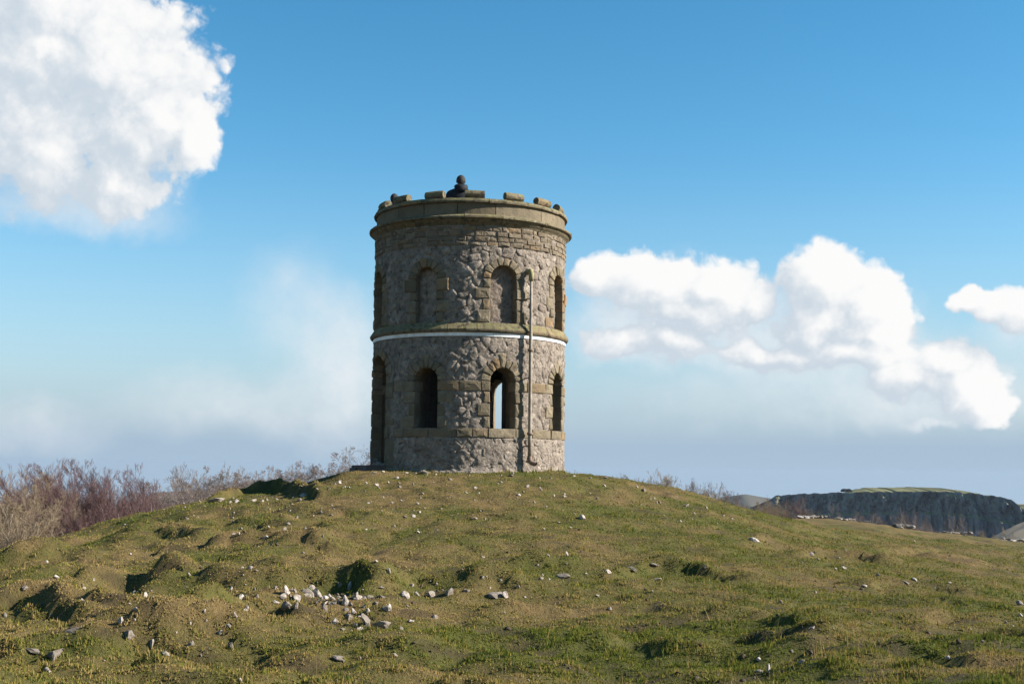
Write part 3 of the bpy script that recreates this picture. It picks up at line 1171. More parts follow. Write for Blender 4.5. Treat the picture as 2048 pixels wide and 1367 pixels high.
# orange lichened stone in the jamb of the right hand blind window
V_, F_ = stone_mesh(rect(R_(74.5) * R0, R_(81) * R0, 3.58, 3.84, .01), R0 - .1, R0 + .055, .012, .015, (0, 0), 3)
tag(mk('quoin', V_, F_, ORANGE, TR), 'orange lichen covered jamb stone')

# ---- short round stones lying along the coping
def drum(th, L_, rad, rise, yaw):
    n, m_ = 14, 5
    V, F = [], []
    sd = random.random() * 30
    ax = Vector((math.cos(R_(th) + yaw), math.sin(R_(th) + yaw), random.uniform(-.03, .03)))
    nr = Vector((math.sin(R_(th) + yaw), -math.cos(R_(th) + yaw), 0))
    c = cyl(R_(th), 2.0, 5.60 + rise)
    for k in range(m_):
        f = k / (m_ - 1)
        rr = rad * (.93 if k in (0, m_ - 1) else 1)
        for i in range(n):
            t = i / n * 2 * math.pi
            w_ = 1 + .10 * mnoise.noise((math.cos(t) * 1.4 + sd, math.sin(t) * 1.4, f * 3 + sd))
            e = (f - .5) * L_ + (.012 if k == 1 else -.012 if k == m_ - 2 else 0) * 0
            V.append(c + ax * e + nr * (rr * w_ * math.cos(t)) + Vector((0, 0, rr * w_ * math.sin(t))))
    for k in range(m_ - 1):
        for i in range(n):
            F.append((k * n + i, k * n + (i + 1) % n, (k + 1) * n + (i + 1) % n, (k + 1) * n + i))
    F.append(tuple(range(n))[::-1])
    F.append(tuple((m_ - 1) * n + i for i in range(n)))
    return mk('drum_stone', V, F, GRITM, TR, False)


for k in range(15):
    th = 2.0 + 24 * k
    th = th - 360 if th > 180 else th
    drum(th + (random.uniform(-1, 1) if k else 0), random.uniform(.40, .46), random.uniform(.083, .095), .10, random.uniform(-.05, .05))


# ---- drain pipe
PIPE = plain_mat('old_painted_pipe', (.27, .24, .185), (.16, .12, .085), 9, .6, .004, .3)
PIPED = plain_mat('rusty_pipe', (.13, .09, .065), (.22, .15, .10), 9, .8, .01, .2)
PIPEM = plain_mat('mossy_pipe_hood', (.20, .16, .06), (.28, .25, .13), 9, .85, .01, .2)


def tube(name, pts_, rads, mat, parent, n=14, cap=True):
    V, F = [], []
    pts_ = [Vector(p) for p in pts_]
    for k, p in enumerate(pts_):
        d = (pts_[min(k + 1, len(pts_) - 1)] - pts_[max(k - 1, 0)]).normalized()
        a = d.cross(Vector((0, 1, 0)) if abs(d.y) < .9 else Vector((1, 0, 0))).normalized()
        b = d.cross(a)
        for i in range(n):
            t = i / n * 2 * math.pi
            V.append(p + (a * math.cos(t) + b * math.sin(t)) * rads[k])
    for k in range(len(pts_) - 1):
        for i in range(n):
            F.append((k * n + i, k * n + (i + 1) % n, (k + 1) * n + (i + 1) % n, (k + 1) * n + i))
    if cap:
        F.append(tuple(range(n))[::-1])
        F.append(tuple((len(pts_) - 1) * n + i for i in range(n)))
    return mk(name, V, F, mat, parent, True)


TP = R_(34.6)
pr_ = 2.235
pipe = tube('drainpipe', [cyl(TP, pr_, z) for z in (3.95, 3.4, 2.9, 2.86, 2.3, 1.5, .8, .27)], [.031, .031, .032, .037, .038, .038, .039, .040], PIPE, TR)
tag(pipe, 'cream drainpipe running down the lit side of the tower')
hood = tube('pipe_hood', [cyl(TP, 2.06, 4.08), cyl(TP, 2.13, 4.15), cyl(TP, 2.20, 4.145), cyl(TP, 2.235, 4.08), cyl(TP, 2.235, 3.93)], [.052, .055, .058, .056, .050], PIPEM, pipe)
for z in (2.48, .757):
    tube('pipe_collar', [cyl(TP, pr_, z + .03), cyl(TP, pr_, z + .028), cyl(TP, pr_, z - .028), cyl(TP, pr_, z - .03)], [.046, .06, .06, .046], PIPED, pipe)
tube('pipe_shoe', [cyl(TP, pr_, .30), cyl(TP, pr_, .22), cyl(TP + .01, pr_ + .03, .17), cyl(TP + .03, pr_ + .12, .13)], [.052, .055, .055, .052], PIPED, pipe, 14, False)
for z in (3.55, 1.9, .5):
    tube('pipe_bracket', [cyl(TP - .022, 2.05, z), cyl(TP - .022, pr_, z)], [.014, .014], PIPED, pipe, 8)

# ---- step at the doorway on the left
STEP = plain_mat('brown_step_stone', (.085, .062, .052), (.12, .09, .075), 6, .9, .01)
def box(name, c, s, rz, mat, parent, bev=.01):
    bm = bmesh.new()
    bmesh.ops.create_cube(bm, size=1)
    for v in bm.verts: v.co = Vector((v.co.x * s[0], v.co.y * s[1], v.co.z * s[2]))
    bmesh.ops.bevel(bm, geom=bm.edges[:], offset=bev, segments=2, affect='EDGES')
    me = bpy.data.meshes.new(name)
    bm.to_mesh(me)
    bm.free()
    me.materials.append(mat)
    o = bpy.data.objects.new(name, me)
    COL.objects.link(o)
    o.location = c
    o.rotation_euler = (0, 0, rz)
    if parent: o.parent = parent
    return o


p = cyl(R_(-68), 2.17, 0)
box('doorstep', (p.x, p.y, -.12), (1.10, .62, .40), R_(-68), STEP, TR, .012)
p = cyl(R_(-76), 2.30, 0)
box('doorstep', (p.x, p.y, -.17), (.45, .5, .38), R_(-68), STEP, TR, .012)
#@@NATURE


# ------------------------------------------------------------------ far hills and the quarry
def rock_face_mat():
    m, N = new_mat('quarry_limestone')
    P = N.n('ShaderNodeNewGeometry').outputs['Position']
    nz = N.n('ShaderNodeSeparateXYZ', {0: N.n('ShaderNodeNewGeometry').outputs['Normal']}).outputs[2]
    st = N.n('ShaderNodeMapping', {0: P, 'Scale': (.16, .16, .035)}).outputs[0]
    n1 = N.noise(st, 1.6, 6, .65)
    n2 = N.noise(P, .35, 6, .7)
    col = N.mix(N.mapr(n1, .40, .68), (.075, .075, .075), (.24, .235, .23))
    col = N.mix(N.mapr(n2, .45, .75, 0, .6), col, (.06, .058, .05))
    turf = N.mix(N.mapr(N.noise(P, .08, 4), .35, .65), (.12, .125, .045), (.19, .165, .075))
    f = N.m('MULTIPLY', N.mapr(nz, .62, .8), N.mapr(n2, .25, .4, .6, 1))
    col = N.mix(f, col, turf)
    finish(m, N, col, .95, N.m('ADD', n1, n2), 1.2, .8, .1)
    return m


def moor_mat(name, a, b, c):
    m, N = new_mat(name)
    P = N.n('ShaderNodeNewGeometry').outputs['Position']
    col = N.mix(N.mapr(N.noise(P, .012, 5, .6), .35, .65), a, b)
    col = N.mix(N.mapr(N.noise(P, .05, 4, .65), .52, .7), col, c)
    finish(m, N, col, .95, N.noise(P, .03, 5), 2, .6, .1)
    return m


ROCKF = rock_face_mat()
MOOR = moor_mat('moorland', (.085, .07, .05), (.06, .058, .035), (.035, .035, .025))
MOORD = moor_mat('moor_in_heather', (.085, .06, .05), (.12, .09, .065), (.05, .045, .035))
GSCREE = moor_mat('grey_scree', (.075, .07, .062), (.06, .058, .045), (.10, .095, .085))
SCREE = moor_mat('pale_spoil', (.22, .17, .12), (.17, .145, .105), (.11, .10, .07))

CL = [(1500, 1014), (1535, 1001), (1552, 991), (1572, 988.5), (1600, 987), (1690, 984.5), (1760, 983), (1850, 982), (1900, 983), (1945, 986), (1975, 990), (2005, 994), (2022, 999), (2034, 1007), (2045, 1018), (2062, 1016), (2110, 1010), (2200, 1010), (2330, 1018), (2450, 1040)]


def build_quarry():
    pxs = np.concatenate([np.arange(1500, 2060, 3.0), np.arange(2060, 2451, 8.0)])
    tops = np.interp(pxs, [c[0] for c in CL], [c[1] for c in CL])
    V, rows = [], None
    prof = [(170, -6.0), (110, .5), (60, .8), (25, .6), (8, .35), (2, .2), (0, 0)]
    for i, (a, t) in enumerate(zip(pxs, tops)):
        d = 570 - (a - 1500) / 950 * 190
        e = at(a, t, d)
        e.z += .35 * fbm(np.array([a / 9.]), np.array([.5]), 3, 87)[0]
        out = Vector((-.25, -.97, 0))
        bul = sstep(1690, 1760, a) * sstep(1990, 1930, a)
        col = []
        for (bk, dz) in prof:
            k = bul if dz > 0 else 1
            col.append(e + Vector((.25 * bk, .97 * bk, dz * (k if dz > 0 else 1) - (.02 * bk if dz > 0 else 0) * (1 - bul))))
        hface = 8.6 + .8 * math.sin(a * .006) - max(0, 1600 - a) * .06
        for j in range(1, 23):
            v = j / 22
            r = 4.2 * fbm(np.array([a / 22.]), np.array([v * 1.1]), 3, 81)[0] + 1.7 * fbm(np.array([a / 6.]), np.array([v * 3]), 3, 83)[0] + 1.5 * v + .8 * math.floor(v * 4 + .8 * math.sin(a * .05))
            r = r * min(1, v * 4)
            col.append(e + out * r + Vector((0, 0, -hface * v)))
        led = col[-1].copy()
        lw = 5 + 2 * math.sin(a * .02)
        for q in (.5, 1.0):
            col.append(led + out * (lw * q) + Vector((0, 0, -1.3 * q)))
        for j in range(1, 13):
            v = j / 12
            r = lw + 2.4 * fbm(np.array([a / 18.]), np.array([v * 1.4 + 7]), 3, 85)[0] * min(1, v * 4) + 2.5 * v
            col.append(led + out * r + Vector((0, 0, -1.3 - 11 * v)))
        for j in range(1, 7):
            v = j / 6
            col.append(led + out * (lw + 3 + 60 * v) + Vector((0, 0, -12.3 - 24 * v)))
        rows = len(col)
        V += col
    F = []
    for i in range(len(pxs) - 1):
        for j in range(rows - 1):
            p = i * rows + j
            F.append((p, p + 1, p + rows + 1, p + rows))
    o = mk('quarry_cliff', V, F, ROCKF)
    tag(o, 'dark shaded quarry cliff with turf on top beyond the field on the right', kind='structure')
    # a pale spoil heap at the right hand end
    for name, lab, apx, apy, bl, br, by, dd, mat in (('spoil_heap', 'bare tan spoil heap below the quarry at the right edge', 2090, 1022, 1925, 2300, 1100, 415, SCREE),):
        ap = at(apx, apy, dd)
        V, F = [], []
        nr, na = 14, 36
        for k in range(nr + 1):
            f = k / nr
            for i in range(na + 1):
                x = bl + (br - bl) * i / na
                y = by
                q = at(apx + (x - apx) * f, apy + (y - apy) * f, dd - 26 * f + abs(i / na - .5) * 44 * f)
                q.z += (1.3 if name == 'spoil_heap' else 2.4) * fbm(np.array([i / 5.]), np.array([f * 2.5]), 3, 91)[0] * f
                V.append(q)
        for k in range(nr):
            for i in range(na):
                p = k * (na + 1) + i
                F.append((p, p + 1, p + na + 2, p + na + 1))
        tag(mk(name, V, F, mat, None, name == 'spoil_heap'), lab, kind='structure')


build_quarry()


def far_hill(name, lab, prof, d, depth, mat, foot):
    """prof: photo skyline points; the hill drops to the viewer and behind"""
    pxs = np.linspace(prof[0][0], prof[-1][0], 70)
    ys = np.interp(pxs, [p[0] for p in prof], [p[1] for p in prof])
    V, F = [], []
    rows = [(depth, -depth * .12), (depth * .4, -depth * .02), (0, 0)] + [(-foot * k / 8 * 1.6, -foot * k / 8 * (.6 + .4 * k / 8)) for k in range(1, 9)]
    for a, y in zip(pxs, ys):
        e = at(a, y, d)
        for (b, dz) in rows:
            V.append(Vector((e.x, e.y + b, e.z + dz + 1.5 * mnoise.fractal((a * .02, b * .02, 4), .8, 2, 3) * (1 if b < 0 else 0))))
    n = len(rows)
    for i in range(len(pxs) - 1):
        for j in range(n - 1):
            F.append((i * n + j, i * n + j + 1, (i + 1) * n + j + 1, (i + 1) * n + j))
    tag(mk(name, V, F, mat, None, True), lab, kind='structure')


far_hill('far_hill', 'blue hazy moorland hill far off between mound and quarry',
         [(1380, 1012), (1440, 1006), (1470, 994), (1482, 988.5), (1492, 987.5), (1505, 990), (1540, 996), (1600, 1003), (1700, 1015)], 1500, 300, MOOR, 70)
far_hill('brown_hill', 'low brown moor seen through the gap left of the tower',
         [(300, 985), (450, 976), (560, 968.5), (600, 966.5), (650, 967.5), (760, 972), (900, 985)], 900, 250, MOORD, 70)

# ------------------------------------------------------------------ bare trees
BARKP = plain_mat('pale_bark', (.36, .30, .225), (.26, .21, .155), 6, .9, .01)
TWIGP = plain_mat('straw_twigs', (.25, .185, .115), (.18, .135, .085), 3, .9, .005)
BARKB = plain_mat('birch_bark', (.30, .26, .23), (.16, .125, .11), 6, .9, .01)
TWIGB = plain_mat('purple_twigs', (.085, .048, .046), (.12, .072, .064), 2, .9, .005)
TWIGG = plain_mat('grey_twigs', (.135, .105, .09), (.19, .15, .125), 2, .9, .005)
BARKG = plain_mat('dark_bark', (.12, .095, .075), (.19, .15, .12), 6, .9, .01)


class Tree:
    def __init__(self, seed):
        self.r = random.Random(seed)
        self.V = [[], []]
        self.F = [[], []]

    def tube(self, P, R, which, n):
        V, F = self.V[which], self.F[which]
        b = len(V)
        for k, p in enumerate(P):
            d = (P[min(k + 1, len(P) - 1)] - P[max(k - 1, 0)])
            a = Vector((-d.y, d.x, .3 * d.x + .01)).normalized()
            c = d.cross(a).normalized()
            for i in range(n):
                t = 6.2832 * i / n
                V.append(p + (a * math.cos(t) + c * math.sin(t)) * R[k])
        for k in range(len(P) - 1):
            for i in range(n):
                F.append((b + k * n + i, b + k * n + (i + 1) % n, b + (k + 1) * n + (i + 1) % n, b + (k + 1) * n + i))

    def grow(self, p, d, L, rad, lev, S):
        r = self.r
        maxl = S['levels']
        k = 6 if lev == 0 else (4 if lev < maxl - 1 else (2 if lev < maxl else 1))
        P, R, D = [p.copy()], [rad], [d.copy()]
        d = d.copy()
        for i in range(k):
            w = S['wob'] * (1.0 if lev else .6)
            d = d + Vector((r.gauss(0, w), r.gauss(0, w), r.gauss(0, w) * .5)) + S['trop'] * (1 / k)
            d.normalize()
            p = p + d * (L / k)
            P.append(p.copy())
            D.append(d.copy())
            R.append(max(rad * (1 - .78 * (i + 1) / k), S['tip']))
        self.tube(P, R, 0 if rad > S['limb'] else 1, 5 if rad > .03 else (4 if rad > S['limb'] else 3))
        if lev >= maxl: return
        nb = S['kids'][lev]
        for i in range(nb):
            f = r.uniform(S['start'], 1.0) if lev else r.uniform(S['start'] * .9, 1.0)
            j = min(int(f * k), k - 1)
            q = P[j].lerp(P[j + 1], f * k - j)
            dd = D[j + 1]
            ax = dd.cross(Vector((r.gauss(0, 1), r.gauss(0, 1), r.gauss(0, 1)))).normalized()
            ang = r.uniform(*S['ang'])
            nd = (Matrix.Rotation(ang, 3, ax) @ dd + S['up'] * .3).normalized()
            self.grow(q, nd, L * r.uniform(*S['len']) * (1.15 - .5 * f), max(R[j] * r.uniform(.45, .7), S['tip']), lev + 1, S)


KINDS_T = {
    'purple': dict(levels=4, kids=(8, 7, 6, 6), stems=7, h=5.6, spread=.6, lean=(-.30, 0, 0), wob=.06, trop=Vector((0, 0, .10)), up=Vector((-.15, 0, .5)), ang=(.3, .65), len=(.42, .62), start=.22, limb=.018, tip=.0024, rad=.055),
    'pale': dict(levels=4, kids=(8, 6, 6, 5), stems=6, h=5.2, spread=.42, lean=(0, 0, 0), wob=.13, trop=Vector((0, 0, .14)), up=Vector((0, 0, .45)), ang=(.4, .85), len=(.36, .58), start=.18, limb=.014, tip=.0026, rad=.065),
    'round': dict(levels=5, kids=(6, 5, 5, 5, 5), stems=3, h=5.0, spread=.5, lean=(.1, 0, 0), wob=.17, trop=Vector((0, 0, .02)), up=Vector((0, 0, .12)), ang=(.5, 1.0), len=(.5, .7), start=.45, limb=.016, tip=.0030, rad=.09),
    'shrub': dict(levels=3, kids=(7, 5, 4), stems=12, h=1.9, spread=.5, lean=(-.15, 0, 0), wob=.10, trop=Vector((0, 0, .2)), up=Vector((0, 0, .5)), ang=(.3, .7), len=(.35, .6), start=.25, limb=.010, tip=.0024, rad=.018),
}


def tree_meshes(kind, seed, bark, twig):
    S = KINDS_T[kind]
    T = Tree(seed)
    r = T.r
    for i in range(S['stems']):
        a = r.uniform(0, 6.283)
        sp = r.uniform(.15, 1) * S['spread']
        d = Vector((math.cos(a) * sp + S['lean'][0], math.sin(a) * sp, 1)).normalized()
        p0 = Vector((math.cos(a), math.sin(a), 0)) * r.uniform(.03, .25) * (1 if S['stems'] > 3 else .2)
        T.grow(p0, d, S['h'] * r.uniform(.62, .95) * .8, S['rad'] * r.uniform(.6, 1.1), 0, S)
    zmax = sorted(v.z for v in T.V[1])[int(len(T.V[1]) * .985)]
    out = []
    for w, nm, mt in ((0, 'trunk', bark), (1, 'crown', twig)):
        me = bpy.data.meshes.new(nm)
        me.from_pydata([tuple(v) for v in T.V[w]], [], T.F[w])
        me.materials.append(mt)
        out.append((nm, me))
    return out, zmax


PROTO = {}
for kd, seeds, bk, tw in (('purple', (11, 12), BARKB, TWIGB), ('pale', (21, 22), BARKP, TWIGP), ('round', (31, 32), BARKG, TWIGG), ('shrub', (41, 42), BARKG, TWIGG)):
    PROTO[kd] = [tree_meshes(kd, s, bk, tw) for s in seeds]
PROTO['straw'] = [tree_meshes('shrub', s, BARKP, TWIGP) for s in (44, 45)]
PROTO['brush'] = [tree_meshes('purple', s, BARKP, TWIGP) for s in (16,)]
PROTO['grey'] = [tree_meshes('purple', s, BARKG, TWIGG) for s in (15,)]


def plant_tree(kind, v, px, top, d, name, lab, cat, group, wid=1.0, minh=0):
    top -= {'purple': 5, 'pale': 4}.get(kind, 4) if px < 360 else 2
    x = at(px, top, d).x
    ztop = at(px, top, d).z
    g = H(x, d - D_CAM)
    parts, zm = PROTO[kind][v % len(PROTO[kind])]
    s = max(ztop - g, minh) / zm
    o = empty(name, (x, d - D_CAM, g - .05), random.uniform(-.5, .5))
    o.scale = (s * wid, s * wid, s)
    tag(o, lab, cat, group)
    for nm, me in parts:
        c = bpy.data.objects.new(nm, me)
        COL.objects.link(c)
        c.parent = o
    return o


G_W = 'bare trees of the wood on the left'
L_PU = 'bare purple-twigged birch in the wood behind the left slope'
L_PA = 'bare straw-coloured sapling at the far left edge of the wood'
L_GR = 'bare grey-twigged tree behind the stony bank left of the tower'
for i, (kd, px, top, d, w) in enumerate([
        ('pale', -45, 965, 43, 1), ('pale', 8, 958, 44, 1), ('pale', 48, 975, 46, 1), ('pale', 85, 992, 44, .9), ('pale', 25, 1005, 40, .9), ('pale', 62, 1010, 41, .8), ('pale', -20, 990, 41, 1),
        ('purple', 120, 968, 54, 1.1), ('purple', 160, 948, 52, 1), ('purple', 205, 937, 49, 1), ('purple', 255, 940, 48, 1), ('purple', 305, 943, 48, 1), ('purple', 345, 960, 53, 1), ('purple', 92, 975, 56, 1.2),
        ('purple', 185, 975, 45, 1.1), ('purple', 240, 968, 44, 1.1), ('purple', 140, 995, 45, 1.2), ('purple', 295, 970, 45, 1.0), ('purple', 215, 985, 58, 1.3), ('purple', 330, 985, 50, 1.2), ('purple', 105, 1010, 46, 1.1), ('purple', 270, 985, 57, 1.3)]):
    lab = L_PU if kd == 'purple' else L_PA
    plant_tree(kd, i, px, top, d, 'bare_tree', lab, 'tree', G_W if kd == 'purple' else 'straw-coloured saplings at the far left', w)
for i, (kd, px, top, d, w, lab) in enumerate([
        ('round', 388, 946, 44, 1, 'round-headed bare hawthorn rising behind the left shoulder of the mound'),
        ('grey', 448, 944, 60, 1, 'fan-shaped bare tree, pale and tall, behind the round-headed hawthorn'),
        ('round', 505, 946, 60, 1.1, 'rounded bare tree in the middle of the row behind the stony bank'), ('round', 548, 950, 62, 1.1, 'rounded bare tree second from the gap, behind the stony bank'), ('round', 425, 966, 62, 1.2, 'low bare tree between the hawthorn and the fan-shaped tree'), ('round', 470, 970, 56, 1.1, 'low bare tree just right of the fan-shaped tree'), ('round', 575, 975, 66, 1.0, 'small bare tree at the end of the row, nearest the gap'),
        ('round', 408, 962, 52, 1.2, 'low bare tree crowding behind the round-headed hawthorn'), ('round', 452, 960, 54, 1.2, 'low bare tree below the crown of the fan-shaped tree'), ('grey', 525, 950, 58, 1.1, 'upright bare tree between the two rounded ones behind the bank'), ('round', 662, 932, 66, 1.2, 'bare grey tree in the middle of the three left of the tower'),
        ('round', 635, 938, 60, 1.1, 'bare grey tree over the gap between the stony bank and the tower'),
        ('round', 690, 925, 63, 1.1, 'bare grey tree behind the earth bump just left of the tower'),
        ('round', 735, 905, 60, 1.0, 'tallest bare grey tree, half hidden behind the left side of the tower')]):
    plant_tree(kd, i, px, top, d, 'bare_tree', lab or L_GR, 'tree', 'grey bare trees left of the tower', w)
for i, (kd, px, top, d, w, lab) in enumerate([
        ('shrub', 1165, 944, 35, 1.3, 'low dark twiggy shrub peeping over the crest just right of the tower'), ('shrub', 1228, 951, 35, 1.1, 'tiny dark sprig of shrub on the crest, second right of the tower'),
        ('shrub', 1258, 950, 34, 1.2, None), ('shrub', 1282, 956, 34, 1.2, None),
        ('straw', 1322, 942, 35, 1.0, 'tall pale twiggy shrub on the right shoulder of the mound'), ('straw', 1345, 956, 35, 1.0, 'shorter pale twiggy shrub beside the tall one on the mound shoulder'),
        ('shrub', 1400, 962, 37, 1.2, 'dark leaning shrub lowest on the right slope, left of a reddish one'), ('straw', 1432, 968, 38, 1.1, 'pale bushy shrub between two dark shrubs on the right slope'), ('shrub', 1466, 980, 38, 1.2, 'reddish brown shrub in front of the far blue hill'),
        ('grey', 1500, 1006, 44, .8, 'grey shrub at the foot of the right slope, left end of the field-edge scrub'), ('brush', 1535, 1014, 58, .8, 'pale brush before the left end of the quarry, first of three tan clumps'), ('brush', 1556, 1010, 60, .8, 'pale brush before the quarry, middle one of three tan clumps'), ('brush', 1584, 1009, 61, .8, 'pale brush just left of the white outcrop nearest the mound'), ('purple', 1608, 1006, 62, .8, 'reddish brush rising behind the white outcrop nearest the mound'), ('grey', 1640, 1009, 62, .9, 'grey brush behind the right end of the outcrop nearest the mound'), ('grey', 1676, 1021, 62, .8, 'grey brush behind the low second outcrop of the field edge'),
        ('grey', 1842, 1039, 58, .9, 'grey shrub just right of the stepped white outcrop'), ('grey', 1868, 1041, 58, .8, 'grey shrub between the stepped outcrop and the long broken outcrop'), ('grey', 1915, 1044, 57, .9, 'grey shrub standing behind the long broken outcrop'), ('grey', 1962, 1050, 55, .8, 'grey shrub just right of the long broken outcrop'), ('brush', 2032, 1068, 52, .7, 'pale brush at the right edge below the spoil heap')]):
    g = ('bare shrubs along the rocky field edge in front of the quarry' if px > 1480 else None) if lab else ('bare shrubs along the rocky field edge in front of the quarry' if px > 1480 else 'dark sprigs on the crest right of the tower')
    plant_tree(kd, i, px, top, d, 'bare_shrub', lab or ('bare twiggy shrub growing along the rocky field edge before the quarry' if px > 1480 else 'small dark twiggy sprig showing over the mound crest'), 'shrub', g, w, .5)
# small dark clump of trees on top of the quarry hill
DARKG = plain_mat('dark_evergreen', (.018, .024, .012), (.035, .042, .02), 1.5, .9, .05)


def evergreen(px, py, d, rx, rz, lab):
    c = at(px, py, d)
    o = empty('evergreen_tree', (c.x, c.y, c.z))
    tag(o, lab, 'tree', None)
    V, F = [], []
    r = random.Random(int(px))
    for i in range(420):
        a, b = r.uniform(0, 6.283), r.uniform(0, 1)
        q = r.uniform(.5, 1) ** .5
        p = Vector((math.cos(a) * rx * q * math.cos(b * 1.4), math.sin(a) * rx * q * math.cos(b * 1.4), rz * (.25 + q * math.sin(b * 1.5))))
        s = r.uniform(.25, .5)
        u = Vector((r.gauss(0, 1), r.gauss(0, 1), r.gauss(0, 1))).normalized() * s
        w = Vector((r.gauss(0, 1), r.gauss(0, 1), r.gauss(0, 1))).normalized() * s
        k = len(V)
        V += [p - u, p + u, p + w]
        F.append((k, k + 1, k + 2))
    mk('crown', V, F, DARKG, o)
    mk('trunk', [(-.15, 0, -.8), (.15, -.1, -.8), (0, .2, -.8), (0, 0, rz)], [(0, 1, 3), (1, 2, 3), (2, 0, 3)], BARKG, o)


evergreen(1688, 983.5, 545, 1.3, 1.0, 'small dark evergreen, left one of the clump on top of the quarry hill')
evergreen(1697, 983.5, 545, 1.5, 1.0, 'small dark evergreen, right one of the clump on top of the quarry hill')


# ------------------------------------------------------------------ stones
def stone_mat(name, a, b, dirt):
    m, N = new_mat(name)
    P = N.n('ShaderNodeNewGeometry').outputs['Position']
    r = N.n('ShaderNodeObjectInfo').outputs['Random']
    r = N.m('FRACT', N.m('ADD', r, N.n('ShaderNodeNewGeometry').outputs['Random Per Island']))
    col = N.mix(r, a, b)
    col = N.mix(N.mapr(N.noise(P, 26, 5, .7), .40, .62, 0, .85), col, dirt)
    finish(m, N, col, .9, N.noise(P, 45, 5, .7), .012, .9, .15)
    return m


LIME = stone_mat('pale_limestone', (.25, .215, .18), (.40, .35, .305), (.14, .11, .08))
LIMEG = stone_mat('weathered_limestone', (.15, .125, .10), (.22, .185, .155), (.11, .09, .065))


def rock_mesh(seed, sub=2, cuts=9):
    r = random.Random(seed)
    bm = bmesh.new()
    bmesh.ops.create_icosphere(bm, subdivisions=sub, radius=1)
    for _ in range(cuts):
        n = Vector((r.gauss(0, 1), r.gauss(0, 1), r.gauss(0, 1))).normalized()
        c = r.uniform(.3, .8)
        for v in bm.verts:
            t = v.co.dot(n) - c
            if t > 0: v.co -= n * t
    for v in bm.verts:
        v.co += Vector((r.uniform(-1, 1), r.uniform(-1, 1), r.uniform(-1, 1))) * .07
    m_ = max(abs(k) for v in bm.verts for k in v.co)
    for v in bm.verts: v.co /= m_
    me = bpy.data.meshes.new('stone')
    bm.to_mesh(me)
    bm.free()
    return me


ROCKS = {}
for key, mt in (('w', LIME), ('g', LIMEG)):
    ROCKS[key] = []
    for s in range(14):
        me = rock_mesh(100 + s)
        me.materials.append(mt)
        ROCKS[key].append(me)

